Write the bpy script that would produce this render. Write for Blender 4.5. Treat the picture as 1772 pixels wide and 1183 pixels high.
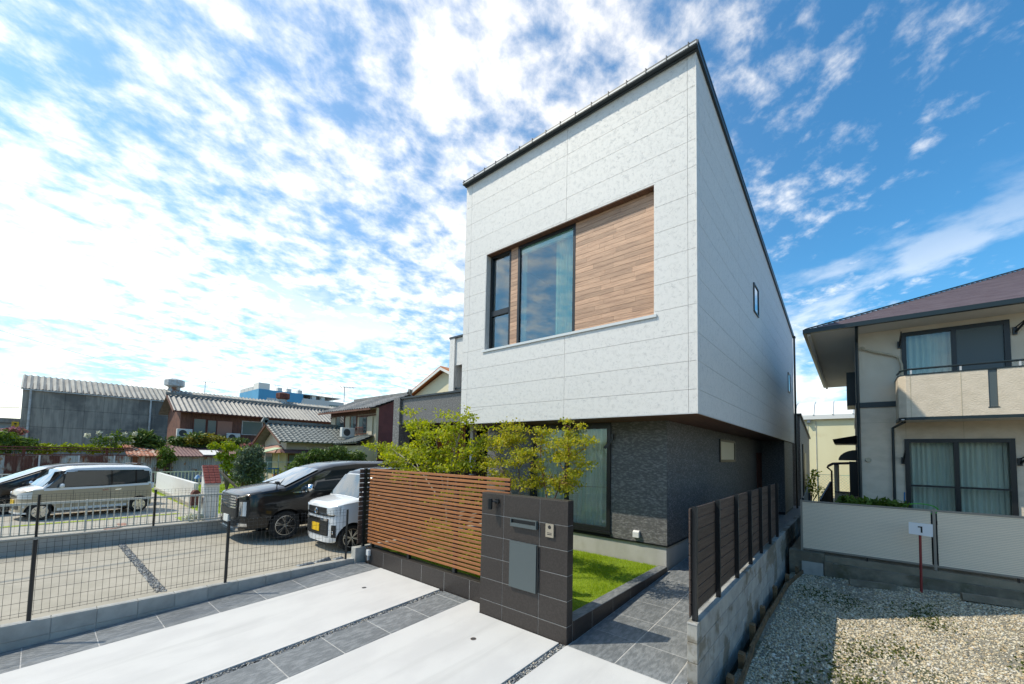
import bpy, bmesh, math, random
import numpy as np
from mathutils import Vector, Matrix
R_ = math.radians
rng = np.random.default_rng(7); random.seed(7)
SC = bpy.context.scene; COL = SC.collection
for o in list(bpy.data.objects): bpy.data.objects.remove(o)

# ------------------------------------------------------------------ camera
CAM_H = 2.265
yaw, pit, rol = -0.7024457, 0.0564391, 0.0208267
fw = Vector((math.sin(yaw)*math.cos(pit), math.cos(yaw)*math.cos(pit), math.sin(pit)))
ri = Vector((math.cos(yaw), -math.sin(yaw), 0)); up = ri.cross(fw)
r2 = math.cos(rol)*ri + math.sin(rol)*up; u2 = -math.sin(rol)*ri + math.cos(rol)*up
cd = bpy.data.cameras.new('camera'); cam = bpy.data.objects.new('camera', cd); COL.objects.link(cam)
m = Matrix((r2, u2, -fw)).transposed().to_4x4(); m.translation = (0, 0, CAM_H); cam.matrix_world = m
cd.sensor_width = 36; cd.sensor_fit = 'HORIZONTAL'; cd.lens = 695.026/1772*36; cd.shift_y = (745.887-591.5)/1772
cd.clip_start = .05; cd.clip_end = 3000; SC.camera = cam

# ------------------------------------------------------------------ sun, sky
LD = Vector((.44, .40, -.804)).normalized()          # direction the light travels
SUN_EL = math.asin(-LD.z); SUN_AZ = math.atan2(-LD.x, -LD.y)   # from +Y clockwise
sd = bpy.data.lights.new('sun', 'SUN'); sd.energy = 2.55; sd.angle = R_(.53); sd.color = (1, .915, .755)
so = bpy.data.objects.new('sun', sd); COL.objects.link(so); so.rotation_euler = LD.to_track_quat('-Z', 'Y').to_euler(); so.location = (-20, -20, 40)
W = bpy.data.worlds.new('World'); SC.world = W; W.use_nodes = True
nt = W.node_tree; nt.nodes.clear()
def N(t, nt_=None, **kw):
    n = (nt_ or nt).nodes.new(t)
    for k, v in kw.items(): setattr(n, k, v)
    return n
def mth(nt_, op, a, b=None, c=None):
    n = nt_.nodes.new('ShaderNodeMath'); n.operation = op
    for i, v in enumerate((a, b, c)):
        if v is None: continue
        if isinstance(v, (int, float)): n.inputs[i].default_value = v
        else: nt_.links.new(v, n.inputs[i])
    return n.outputs[0]
def maprange(nt_, v, a, b, c=0., d=1.):
    n = nt_.nodes.new('ShaderNodeMapRange'); n.interpolation_type = 'SMOOTHSTEP'
    nt_.links.new(v, n.inputs[0])
    for i, x in enumerate((a, b, c, d)): n.inputs[i+1].default_value = x
    return n.outputs[0]
sky = N('ShaderNodeTexSky', sky_type='NISHITA'); sky.sun_disc = False; sky.sun_elevation = SUN_EL; sky.sun_rotation = SUN_AZ
sky.air_density = 1.15; sky.dust_density = .7; sky.ozone_density = 2.2; sky.altitude = 20
tc = N('ShaderNodeTexCoord'); sep = N('ShaderNodeSeparateXYZ'); nt.links.new(tc.outputs['Generated'], sep.inputs[0])
zz = mth(nt, 'ADD', mth(nt, 'MAXIMUM', sep.outputs[2], 0.0), .14)
px_ = mth(nt, 'DIVIDE', sep.outputs[0], zz); py_ = mth(nt, 'DIVIDE', sep.outputs[1], zz)
cmb = N('ShaderNodeCombineXYZ'); nt.links.new(px_, cmb.inputs[0]); nt.links.new(py_, cmb.inputs[1])
def wnoise(scale, detail, rough, dist, loc, sc3=(1, 1, 1), rot=0):
    mp = N('ShaderNodeMapping'); mp.inputs['Location'].default_value = loc; mp.inputs['Scale'].default_value = sc3; mp.inputs['Rotation'].default_value = (0, 0, rot)
    nt.links.new(cmb.outputs[0], mp.inputs[0])
    n = N('ShaderNodeTexNoise'); nt.links.new(mp.outputs[0], n.inputs['Vector'])
    n.inputs['Scale'].default_value = scale; n.inputs['Detail'].default_value = detail; n.inputs['Roughness'].default_value = rough; n.inputs['Distortion'].default_value = dist
    return n.outputs['Fac']
n_small = wnoise(11., 8, .60, .12, (3.1, 1.7, 0), (1, .85, 1), .6)
n_mid = wnoise(2.4, 7, .56, .25, (.4, 9.2, 0), (1, .9, 1), .5)
n_big = wnoise(.7, 4, .5, .3, (5.3, 2.2, 0))
# cloud cover thins out towards the right of the view (+X,+Y) as in the photograph
def cen(v, k): return mth(nt, 'MULTIPLY', mth(nt, 'SUBTRACT', v, .5), k)
cov = mth(nt, 'ADD', mth(nt, 'ADD', mth(nt, 'MULTIPLY', sep.outputs[0], -.36), mth(nt, 'MULTIPLY', sep.outputs[2], .16)), -.20)
d = mth(nt, 'ADD', cen(n_small, 1.35), cen(n_mid, .85))
d = mth(nt, 'ADD', d, cen(n_big, .8))
d = mth(nt, 'ADD', mth(nt, 'ADD', d, cov), .5)
cf = maprange(nt, d, .34, 1.0)
nc = N('ShaderNodeTexNoise'); mpc = N('ShaderNodeMapping'); mpc.inputs['Location'].default_value = (.35, .8, .2); mpc.inputs['Scale'].default_value = (1, 1, 1.9); nt.links.new(tc.outputs['Generated'], mpc.inputs[0]); nt.links.new(mpc.outputs[0], nc.inputs['Vector'])
nc.inputs['Scale'].default_value = 3.4; nc.inputs['Detail'].default_value = 10; nc.inputs['Roughness'].default_value = .58; nc.inputs['Distortion'].default_value = .25
n_c2 = nc.outputs['Fac']
lowcl = mth(nt, 'MULTIPLY', maprange(nt, n_c2, .47, .60), maprange(nt, sep.outputs[2], .50, .16))
cf = mth(nt, 'MAXIMUM', cf, mth(nt, 'MULTIPLY', lowcl, .8))
cf = mth(nt, 'MULTIPLY', cf, maprange(nt, sep.outputs[2], -.02, .05))
veil = maprange(nt, sep.outputs[0], .05, -.95, 0., .15)          # thin high haze, denser to the left
cf = mth(nt, 'SUBTRACT', 1., mth(nt, 'MULTIPLY', mth(nt, 'SUBTRACT', 1., cf), mth(nt, 'SUBTRACT', 1., veil)))
cf = mth(nt, 'MINIMUM', cf, .93)
gm = N('ShaderNodeMix', data_type='RGBA', blend_type='MULTIPLY'); gm.inputs[0].default_value = 1; nt.links.new(sky.outputs[0], gm.inputs[6]); tn = N('ShaderNodeMix', data_type='RGBA'); nt.links.new(maprange(nt, sep.outputs[2], .02, .38), tn.inputs[0]); tn.inputs[6].default_value = (.36, .60, .74, 1); tn.inputs[7].default_value = (.27, .63, .78, 1); nt.links.new(tn.outputs[2], gm.inputs[7])
CB = 4.8
cr = N('ShaderNodeMix', data_type='RGBA'); nt.links.new(n_small, cr.inputs[0]); cr.inputs[6].default_value = (CB*.95, CB*.90, CB*.80, 1); cr.inputs[7].default_value = (CB*1.14, CB*1.05, CB*.90, 1)
ca = N('ShaderNodeMix', data_type='RGBA', blend_type='ADD'); ca.inputs[0].default_value = .3; nt.links.new(cr.outputs[2], ca.inputs[6]); nt.links.new(sky.outputs[0], ca.inputs[7])
mx = N('ShaderNodeMix', data_type='RGBA'); nt.links.new(cf, mx.inputs[0]); nt.links.new(gm.outputs[2], mx.inputs[6]); nt.links.new(ca.outputs[2], mx.inputs[7])
bg = N('ShaderNodeBackground'); bg.inputs[1].default_value = .15; nt.links.new(mx.outputs[2], bg.inputs[0])
wo = N('ShaderNodeOutputWorld'); nt.links.new(bg.outputs[0], wo.inputs[0])
SC.view_settings.view_transform = 'Standard'; SC.view_settings.look = 'None'; SC.view_settings.gamma = 1; SC.view_settings.use_curve_mapping = False
SC.view_settings.exposure = .74
SC.cycles.max_bounces = 7; SC.cycles.transparent_max_bounces = 12; SC.cycles.caustics_reflective = False; SC.cycles.caustics_refractive = False
SC.cycles.use_denoising = True

# ------------------------------------------------------------------ materials
MATS = {}
def mat(name, c, c2=None, sc=4, rough=.6, metal=0, bump=0, bsc=40, coat=0, spec=.5, rnd=0, st=(1, 1, 1), thr=(.38, .66), det=6, bst=None, c3=None, sc3=1.2, thr3=(.5, .7), rr=None, alpha3=1., st3=(1.1, .93, 1.05), trans=0, bvor=False):
    """noise-mixed principled surface in world coordinates; rnd = per-object brightness spread"""
    if name in MATS: return MATS[name]
    m = bpy.data.materials.new(name); m.use_nodes = True; t = m.node_tree; t.nodes.clear()
    out = N('ShaderNodeOutputMaterial', t); b = N('ShaderNodeBsdfPrincipled', t); t.links.new(b.outputs[0], out.inputs[0])
    b.inputs['Roughness'].default_value = rough; b.inputs['Metallic'].default_value = metal
    b.inputs['Specular IOR Level'].default_value = spec; b.inputs['Coat Weight'].default_value = coat; b.inputs['Coat Roughness'].default_value = .04
    g = N('ShaderNodeNewGeometry', t)
    def pos(scale):
        mp = N('ShaderNodeMapping', t); mp.inputs['Scale'].default_value = scale; t.links.new(g.outputs['Position'], mp.inputs[0]); return mp.outputs[0]
    def noise(v, s, dt=6, ro=.55, dist=0):
        n = N('ShaderNodeTexNoise', t); t.links.new(v, n.inputs['Vector']); n.inputs['Scale'].default_value = s; n.inputs['Detail'].default_value = dt; n.inputs['Roughness'].default_value = ro; n.inputs['Distortion'].default_value = dist
        return n.outputs['Fac']
    col = None
    rgb = lambda c: (c[0], c[1], c[2], 1)
    if c2 is not None:
        f = maprange(t, noise(pos(st), sc, det), *thr)
        mxn = N('ShaderNodeMix', t, data_type='RGBA'); t.links.new(f, mxn.inputs[0]); mxn.inputs[6].default_value = rgb(c); mxn.inputs[7].default_value = rgb(c2); col = mxn.outputs[2]
        if c3 is not None:
            f3 = mth(t, 'MULTIPLY', maprange(t, noise(pos(st3), sc3, 8, .6), *thr3), alpha3)
            m3 = N('ShaderNodeMix', t, data_type='RGBA'); t.links.new(f3, m3.inputs[0]); t.links.new(col, m3.inputs[6]); m3.inputs[7].default_value = rgb(c3); col = m3.outputs[2]
    if rnd:
        oi = N('ShaderNodeObjectInfo', t); v = mth(t, 'ADD', mth(t, 'MULTIPLY', oi.outputs['Random'], 2*rnd), 1-rnd)
        hs = N('ShaderNodeHueSaturation', t); t.links.new(v, hs.inputs['Value'])
        if col is not None: t.links.new(col, hs.inputs['Color'])
        else: hs.inputs['Color'].default_value = rgb(c)
        col = hs.outputs[0]
    if col is None: b.inputs['Base Color'].default_value = rgb(c)
    else: t.links.new(col, b.inputs['Base Color'])
    if rr:
        t.links.new(maprange(t, noise(pos((1, 1, 1)), 3.3, 5), .3, .7, rr[0], rr[1]), b.inputs['Roughness'])
    if bump:
        bp = N('ShaderNodeBump', t); bp.inputs['Strength'].default_value = min(1, bump); bp.inputs['Distance'].default_value = .02 if bump <= 1 else .02*bump
        if bvor:
            vo = N('ShaderNodeTexVoronoi', t); vo.inputs['Scale'].default_value = bsc; t.links.new(pos(bst or st), vo.inputs['Vector']); hgt = vo.outputs['Distance']
        else: hgt = noise(pos(bst or st), bsc, 5, .6)
        t.links.new(hgt, bp.inputs['Height']); t.links.new(bp.outputs[0], b.inputs['Normal'])
    MATS[name] = m; return m
def leafmat(name, a, b_, tr=.35):
    m = bpy.data.materials.new(name); m.use_nodes = True; t = m.node_tree; t.nodes.clear()
    out = N('ShaderNodeOutputMaterial', t); g = N('ShaderNodeNewGeometry', t)
    mxn = N('ShaderNodeMix', t, data_type='RGBA'); t.links.new(g.outputs['Random Per Island'], mxn.inputs[0]); mxn.inputs[6].default_value = (*a, 1); mxn.inputs[7].default_value = (*b_, 1)
    df = N('ShaderNodeBsdfPrincipled', t); df.inputs['Roughness'].default_value = .55; df.inputs['Specular IOR Level'].default_value = .3; t.links.new(mxn.outputs[2], df.inputs['Base Color'])
    ts = N('ShaderNodeBsdfTranslucent', t); hs = N('ShaderNodeHueSaturation', t); hs.inputs['Value'].default_value = 1.25; hs.inputs['Saturation'].default_value = 1.1; t.links.new(mxn.outputs[2], hs.inputs['Color']); t.links.new(hs.outputs[0], ts.inputs['Color'])
    mi = N('ShaderNodeMixShader', t); mi.inputs[0].default_value = tr; t.links.new(df.outputs[0], mi.inputs[1]); t.links.new(ts.outputs[0], mi.inputs[2]); t.links.new(mi.outputs[0], out.inputs[0])
    MATS[name] = m; return m
def glassmat(name, tint, refl=.10):
    m = bpy.data.materials.new(name); m.use_nodes = True; t = m.node_tree; t.nodes.clear()
    out = N('ShaderNodeOutputMaterial', t); tr = N('ShaderNodeBsdfTransparent', t); tr.inputs[0].default_value = (*tint, 1)
    gl = N('ShaderNodeBsdfGlossy', t); gl.inputs['Roughness'].default_value = .004; gl.inputs[0].default_value = (1, 1, 1, 1)
    fr = N('ShaderNodeLayerWeight', t); fr.inputs[0].default_value = .5
    f = mth(t, 'ADD', mth(t, 'MULTIPLY', mth(t, 'POWER', fr.outputs['Facing'], 5.), 1-refl), refl)
    mi = N('ShaderNodeMixShader', t); t.links.new(f, mi.inputs[0]); t.links.new(tr.outputs[0], mi.inputs[1]); t.links.new(gl.outputs[0], mi.inputs[2]); t.links.new(mi.outputs[0], out.inputs[0])
    MATS[name] = m; return m
def siding_white():
    m = bpy.data.materials.new('white_siding'); m.use_nodes = True; t = m.node_tree; b = t.nodes['Principled BSDF']
    g = N('ShaderNodeNewGeometry', t); b.inputs['Roughness'].default_value = .55
    n1 = N('ShaderNodeTexNoise', t); n1.inputs['Scale'].default_value = 5.; n1.inputs['Detail'].default_value = 5; t.links.new(g.outputs['Position'], n1.inputs[0])
    ad = N('ShaderNodeMixRGB', t); ad.blend_type = 'ADD'; ad.inputs[0].default_value = .42; t.links.new(g.outputs['Position'], ad.inputs[1]); t.links.new(n1.outputs['Color'], ad.inputs[2])
    def veins(scale, w, mscale, a, b_):
        v = N('ShaderNodeTexVoronoi', t); v.feature = 'DISTANCE_TO_EDGE'; v.inputs['Scale'].default_value = scale; t.links.new(ad.outputs[0], v.inputs['Vector'])
        ms = N('ShaderNodeTexNoise', t); ms.inputs['Scale'].default_value = mscale; ms.inputs['Detail'].default_value = 4; t.links.new(g.outputs['Position'], ms.inputs[0])
        return mth(t, 'MULTIPLY', maprange(t, v.outputs['Distance'], w, 0), maprange(t, ms.outputs['Fac'], a, b_))
    f = mth(t, 'MAXIMUM', veins(12, .055, 11, .49, .62), mth(t, 'MULTIPLY', veins(25, .08, 15, .47, .62), .75))
    oi = N('ShaderNodeObjectInfo', t)
    mxn = N('ShaderNodeMix', t, data_type='RGBA'); t.links.new(f, mxn.inputs[0]); mxn.inputs[6].default_value = (.695, .675, .645, 1); mxn.inputs[7].default_value = (.50, .495, .485, 1)
    hs = N('ShaderNodeHueSaturation', t); t.links.new(mxn.outputs[2], hs.inputs['Color']); t.links.new(mth(t, 'ADD', mth(t, 'MULTIPLY', oi.outputs['Random'], .03), .985), hs.inputs['Value'])
    t.links.new(hs.outputs[0], b.inputs['Base Color'])
    bp = N('ShaderNodeBump', t); bp.inputs['Strength'].default_value = .35; bp.inputs['Distance'].default_value = .01; bp.invert = True; t.links.new(f, bp.inputs['Height']); t.links.new(bp.outputs[0], b.inputs['Normal'])
    MATS['white_siding'] = m; return m
siding_white()
mat('dark_siding', (.105, .103, .10), (.25, .246, .24), sc=16, st=(1, 1, 2.6), rough=.6, bump=.5, bsc=30, rnd=.05, thr=(.42, .72), bst=(1, 1, 2.5))
mat('joint_grey', (.58, .575, .56)); mat('joint_dark', (.02, .02, .022))
mat('grout_light', (.45, .44, .42), (.36, .35, .33), sc=9, rough=.9)
mat('metal_dark', (.018, .024, .028), rough=.38, spec=.5); mat('black_metal', (.012, .014, .016), rough=.35)
mat('roof_metal', (.03, .04, .045), rough=.4, spec=.5); mat('gutter_pale', (.55, .56, .56), rough=.4)
mat('sill_pale', (.62, .64, .64), rough=.4)
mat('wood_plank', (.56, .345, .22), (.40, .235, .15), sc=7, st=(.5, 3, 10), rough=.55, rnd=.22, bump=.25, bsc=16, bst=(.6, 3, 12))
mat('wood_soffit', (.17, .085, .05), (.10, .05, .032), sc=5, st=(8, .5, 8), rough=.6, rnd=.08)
mat('wood_slat', (.345, .13, .04), (.255, .095, .032), sc=6, st=(.5, 6, 10), rough=.5, rnd=.1)
mat('wood_dark', (.05, .03, .022), (.085, .055, .042), sc=6, st=(1, .35, 9), rough=.6, rnd=.12, bump=.3, bsc=18, bst=(1, .5, 12))
mat('tile_charcoal', (.031, .025, .022), (.045, .037, .033), sc=45, rough=.42, rnd=.07, spec=.45, bump=.08, bsc=140)
mat('tile_slate', (.15, .16, .165), (.24, .25, .255), sc=9, st=(2.6, .9, 1), rough=.5, rnd=.09, bump=.55, bsc=22, bst=(2.8, .8, 1), c3=(.12, .128, .133), sc3=1.3, alpha3=.6)
mat('concrete_white', (.56, .55, .53), (.51, .50, .485), sc=2.2, rough=.75, bump=.12, bsc=90, c3=(.42, .412, .395), sc3=1.5, thr3=(.5, .74), alpha3=.6, st3=(2.6, .16, 1), st=(1, .6, 1))
mat('concrete_grey', (.40, .39, .36), (.31, .30, .275), sc=3, rough=.85, bump=.2, bsc=60)
mat('concrete_foundation', (.47, .46, .43), (.40, .39, .35), sc=2.5, st=(1, 1, .5), rough=.8, bump=.1, bsc=40, c3=(.36, .34, .29), sc3=3, thr3=(.55, .75), alpha3=.5)
mat('concrete_old', (.15, .13, .095), (.25, .22, .165), sc=3, rough=.9, bump=.5, bsc=35, c3=(.09, .085, .045), sc3=2)
mat('lot_concrete', (.38, .345, .28), (.33, .30, .24), sc=4, rough=.85, bump=.25, bsc=120, c3=(.29, .265, .215), sc3=.7, alpha3=.6)
mat('pad_concrete', (.40, .37, .31), (.34, .315, .265), sc=2, rough=.85)
mat('block_grey', (.37, .36, .33), (.29, .285, .265), sc=6, rough=.92, rnd=.10, bump=.35, bsc=120, c3=(.17, .145, .105), sc3=1.7, thr3=(.5, .58), alpha3=.85)
mat('kerb_block', (.44, .435, .405), (.36, .355, .33), sc=5, rough=.9, rnd=.06, bump=.3, bsc=110, c3=(.22, .225, .2), sc3=2.3, thr3=(.52, .72), alpha3=.6)
mat('asphalt', (.13, .128, .122), (.10, .10, .096), sc=20, rough=.9, bump=.4, bsc=200)
mat('earth', (.26, .225, .165), (.20, .175, .125), sc=3, rough=.95, bump=.5, bsc=30)
mat('lawn_ground', (.21, .30, .012), (.14, .22, .01), sc=6, rough=.9, bump=.6, bsc=90)
mat('yard_lawn', (.32, .40, .03), (.24, .31, .025), sc=2, rough=.95, bump=.8, bsc=80)
mat('white_paint', (.72, .71, .66), (.62, .60, .53), sc=4, rough=.5, thr=(.5, .8))
mat('fence_cream', (.60, .58, .50), rough=.45, rnd=.04)
mat('alu_taupe', (.78, .65, .49), rough=.45, rnd=.02); mat('alu_taupe_dark', (.27, .24, .20), rough=.5)
mat('cream_render', (.72, .64, .52), (.67, .59, .47), sc=2, rough=.85, bump=.35, bsc=90)
mat('cream_stone', (.70, .60, .475), (.63, .54, .42), sc=4, st=(1, 1, 2), rough=.85, bump=.55, bsc=24, bst=(1, 1, 2.2))
mat('soffit_white', (.60, .585, .55), rough=.7)
mat('trim_green', (.012, .022, .025), rough=.35)
mat('roof_mauve', (.115, .082, .095), (.155, .12, .135), sc=5, st=(.6, 3, 3), rough=.6, rnd=.12)
mat('curtain', (.82, .79, .70), (.74, .72, .64), sc=3, st=(6, 6, .4), rough=.85); mat('curtain_mint', (.62, .68, .52), rough=.85)
mat('screen_mesh', (.10, .13, .14), rough=.6)
mat('room_wall', (.30, .28, .25), rough=.8); mat('room_floor', (.12, .09, .07), rough=.5); mat('room_light', (.62, .62, .56), rough=.8)
glassmat('glass_clear', (.86, .92, .91), .055); glassmat('glass_blue', (.74, .86, .86), .13)
mat('frosted', (.62, .56, .42), rough=.35)
mat('timber_old', (.19, .115, .055), (.11, .07, .035), sc=8, st=(1, 1, 1), rough=.9, bump=.5, bsc=40, rnd=.15)
mat('rust_red', (.16, .055, .035), (.085, .03, .024), sc=3, rough=.85, st=(1, 1, .4))
mat('rust_sheet', (.42, .44, .42), (.20, .075, .035), sc=1.7, st=(1, 1.3, .5), thr=(.44, .60), rough=.75, rnd=.08, c3=(.30, .17, .08), sc3=4, thr3=(.52, .66))
mat('rust_dark', (.12, .045, .03), (.30, .25, .2), sc=1.9, st=(1, 1.4, .5), thr=(.52, .66), rough=.8, rnd=.15)
mat('shed_sheet', (.43, .46, .45), (.33, .36, .35), sc=2, st=(1, 2, .3), thr=(.4, .7), rough=.6, c3=(.33, .17, .07), sc3=2.4, thr3=(.58, .66))
mat('shed_roof', (.16, .075, .07), (.115, .055, .055), sc=2, rough=.7); mat('shed_roof_rust', (.30, .10, .05), (.42, .33, .26), sc=2.5, rough=.8, thr=(.5, .6))
mat('slate_wall', (.33, .31, .265), (.22, .21, .185), sc=1.6, st=(1, 2.4, .3), rough=.85, c3=(.10, .10, .095), sc3=.32, thr3=(.45, .62), alpha3=.75, rnd=.06)
mat('slate_roof', (.37, .355, .315), (.27, .255, .225), sc=1.3, st=(.3, 2, 1), rough=.8)
mat('pale_duct', (.50, .52, .52), (.38, .36, .33), sc=4, rough=.5)
mat('kawara', (.215, .21, .195), (.14, .138, .13), sc=3, rough=.55, rnd=.06); mat('kawara_green', (.185, .20, .185), (.125, .135, .125), sc=4, rough=.5)
mat('brown_board', (.165, .075, .05), (.10, .045, .032), sc=5, st=(1, 5, .5), rough=.8, rnd=.12); mat('pink_panel', (.36, .19, .14), rough=.8)
mat('plaster_beige', (.52, .45, .34), (.46, .39, .285), sc=1.5, rough=.9); mat('maroon', (.12, .028, .028), (.09, .02, .022), sc=2, rough=.7)
mat('ac_white', (.66, .65, .61), rough=.5); mat('fan_dark', (.05, .05, .05), rough=.6)
mat('blue_paint', (.07, .31, .53), (.06, .28, .48), sc=.4, rough=.6); mat('pale_building', (.55, .56, .55), rough=.7); mat('window_far', (.12, .17, .16), rough=.15)
mat('yellow_wall', (.74, .69, .45), (.68, .62, .38), sc=.5, st=(1, 1, .3), rough=.8, c3=(.48, .35, .14), sc3=.4, thr3=(.6, .75), alpha3=.5); mat('white_roof', (.72, .72, .69), rough=.6)
mat('cream_far', (.72, .64, .44), rough=.85); mat('orange_roof', (.46, .17, .06), rough=.7); mat('white_trim', (.72, .70, .66), rough=.6)
mat('brick_red', (.34, .085, .06), (.26, .06, .045), sc=9, rough=.8, rnd=.12)
mat('bark', (.20, .155, .115), (.12, .09, .065), sc=12, st=(1, 1, .3), rough=.9, bump=.5, bsc=30); mat('bark_pale', (.36, .32, .26), (.24, .20, .15), sc=14, st=(1, 1, .3), rough=.9); mat('bark_red', (.23, .10, .06), (.15, .07, .045), sc=14, rough=.85)
mat('stone_mix', (.44, .41, .35), (.27, .255, .23), sc=14, rough=.85); mat('stone_dark', (.14, .155, .17), (.30, .32, .33), sc=30, rough=.7)
mat('gravel_bed', (.36, .33, .26), (.22, .20, .145), sc=40, rough=.95, bump=1, bsc=55, bvor=True, c3=(.08, .09, .025), sc3=.9, thr3=(.52, .64), alpha3=.85)
mat('pebble_bed', (.07, .075, .08), (.04, .04, .045), sc=60, rough=.95)
mat('steel', (.55, .55, .55), rough=.25, metal=1); mat('white_plastic', (.72, .72, .70), rough=.4); mat('red_pole', (.22, .025, .022), rough=.5); mat('sign_white', (.72, .73, .75), rough=.5); mat('ink', (.012, .012, .014), rough=.6)
mat('panel_blue_grey', (.085, .105, .108), rough=.38, bump=.1, bsc=160, spec=.5); mat('brass_plate', (.50, .44, .35), rough=.3, metal=.6)
mat('paint_black', (.004, .005, .006), rough=.3, coat=.7, spec=.25); mat('paint_beige', (.42, .335, .225), rough=.35, coat=.5); mat('paint_white', (.72, .725, .73), rough=.25, coat=.8)
mat('car_glass', (.028, .036, .038), rough=.03, spec=.9, coat=.5); mat('car_glass_pale', (.06, .085, .09), rough=.03, spec=.9, coat=1)
mat('tyre', (.012, .012, .012), rough=.8); mat('rim', (.60, .60, .60), rough=.22, metal=1); mat('rim_dark', (.02, .02, .022), rough=.4); mat('chrome', (.72, .73, .75), rough=.08, metal=1)
mat('lamp_lens', (.62, .65, .66), rough=.08, spec=.9, coat=1); mat('plate_yellow', (.75, .46, .01), rough=.4); mat('plate_white', (.72, .74, .72), rough=.4); mat('plastic_black', (.012, .012, .013), rough=.45)
mat('hose_green', (.10, .40, .03), rough=.4); mat('teal', (.10, .42, .40), rough=.6); mat('pipe_cream', (.50, .43, .31), rough=.6); mat('wire', (.02, .02, .022), rough=.6)
mat('sign_yellow', (.68, .42, .02), rough=.5); mat('awning', (.42, .48, .30), rough=.8); mat('pot_blue', (.02, .14, .32), rough=.4); mat('orange_pot', (.60, .20, .03), rough=.5)
leafmat('leaf_ash', (.50, .50, .04), (.22, .29, .026), .45); leafmat('leaf_maple', (.54, .46, .05), (.26, .31, .03), .45); leafmat('leaf_olive', (.16, .20, .12), (.075, .11, .06), .2)
leafmat('leaf_lime', (.32, .36, .02), (.20, .27, .02), .35); leafmat('leaf_mid', (.15, .22, .028), (.07, .12, .02), .28); leafmat('leaf_pine', (.13, .19, .035), (.06, .10, .026), .22); leafmat('leaf_dark', (.05, .09, .02), (.025, .05, .014), .2)
leafmat('leaf_moss', (.11, .13, .02), (.05, .065, .014), .2); leafmat('leaf_pink', (.45, .14, .20), (.20, .16, .07), .3); leafmat('leaf_white', (.70, .70, .58), (.55, .56, .42), .3); leafmat('grass_blade', (.48, .58, .03), (.20, .31, .02), .4); leafmat('leaf_gold', (.30, .25, .03), (.17, .17, .025), .3)

# ------------------------------------------------------------------ mesh helpers
def setmats(me, mats):
    for k in (mats if isinstance(mats, (list, tuple)) else [mats]): me.materials.append(MATS[k])
USC = None          # site units: the blocks beyond the car park were measured in units of 1.274 m on a lower datum
SITE = Matrix.Translation((0, 0, -.6206)) @ Matrix.Scale(1.274, 4)
def link(o, parent=None):
    COL.objects.link(o)
    if USC is not None: o.matrix_basis = USC @ o.matrix_basis
    if parent is not None:
        o.parent = parent; o.matrix_parent_inverse = parent.matrix_basis.inverted()
    return o
def tag(o, label, cat, group=None):
    o['label'] = label; o['category'] = cat
    if group: o['group'] = group
    return o
def struct(o): o['kind'] = 'structure'; return o
def stuff(o): o['kind'] = 'stuff'; return o
def thing(name, label, cat, loc=(0, 0, 0), group=None):
    o = bpy.data.objects.new(name, None); o.empty_display_size = .2; o.location = loc; COL.objects.link(o)
    o.matrix_basis = Matrix.Translation(USC @ Vector(loc) if USC is not None else Vector(loc)); return tag(o, label, cat, group)
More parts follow.
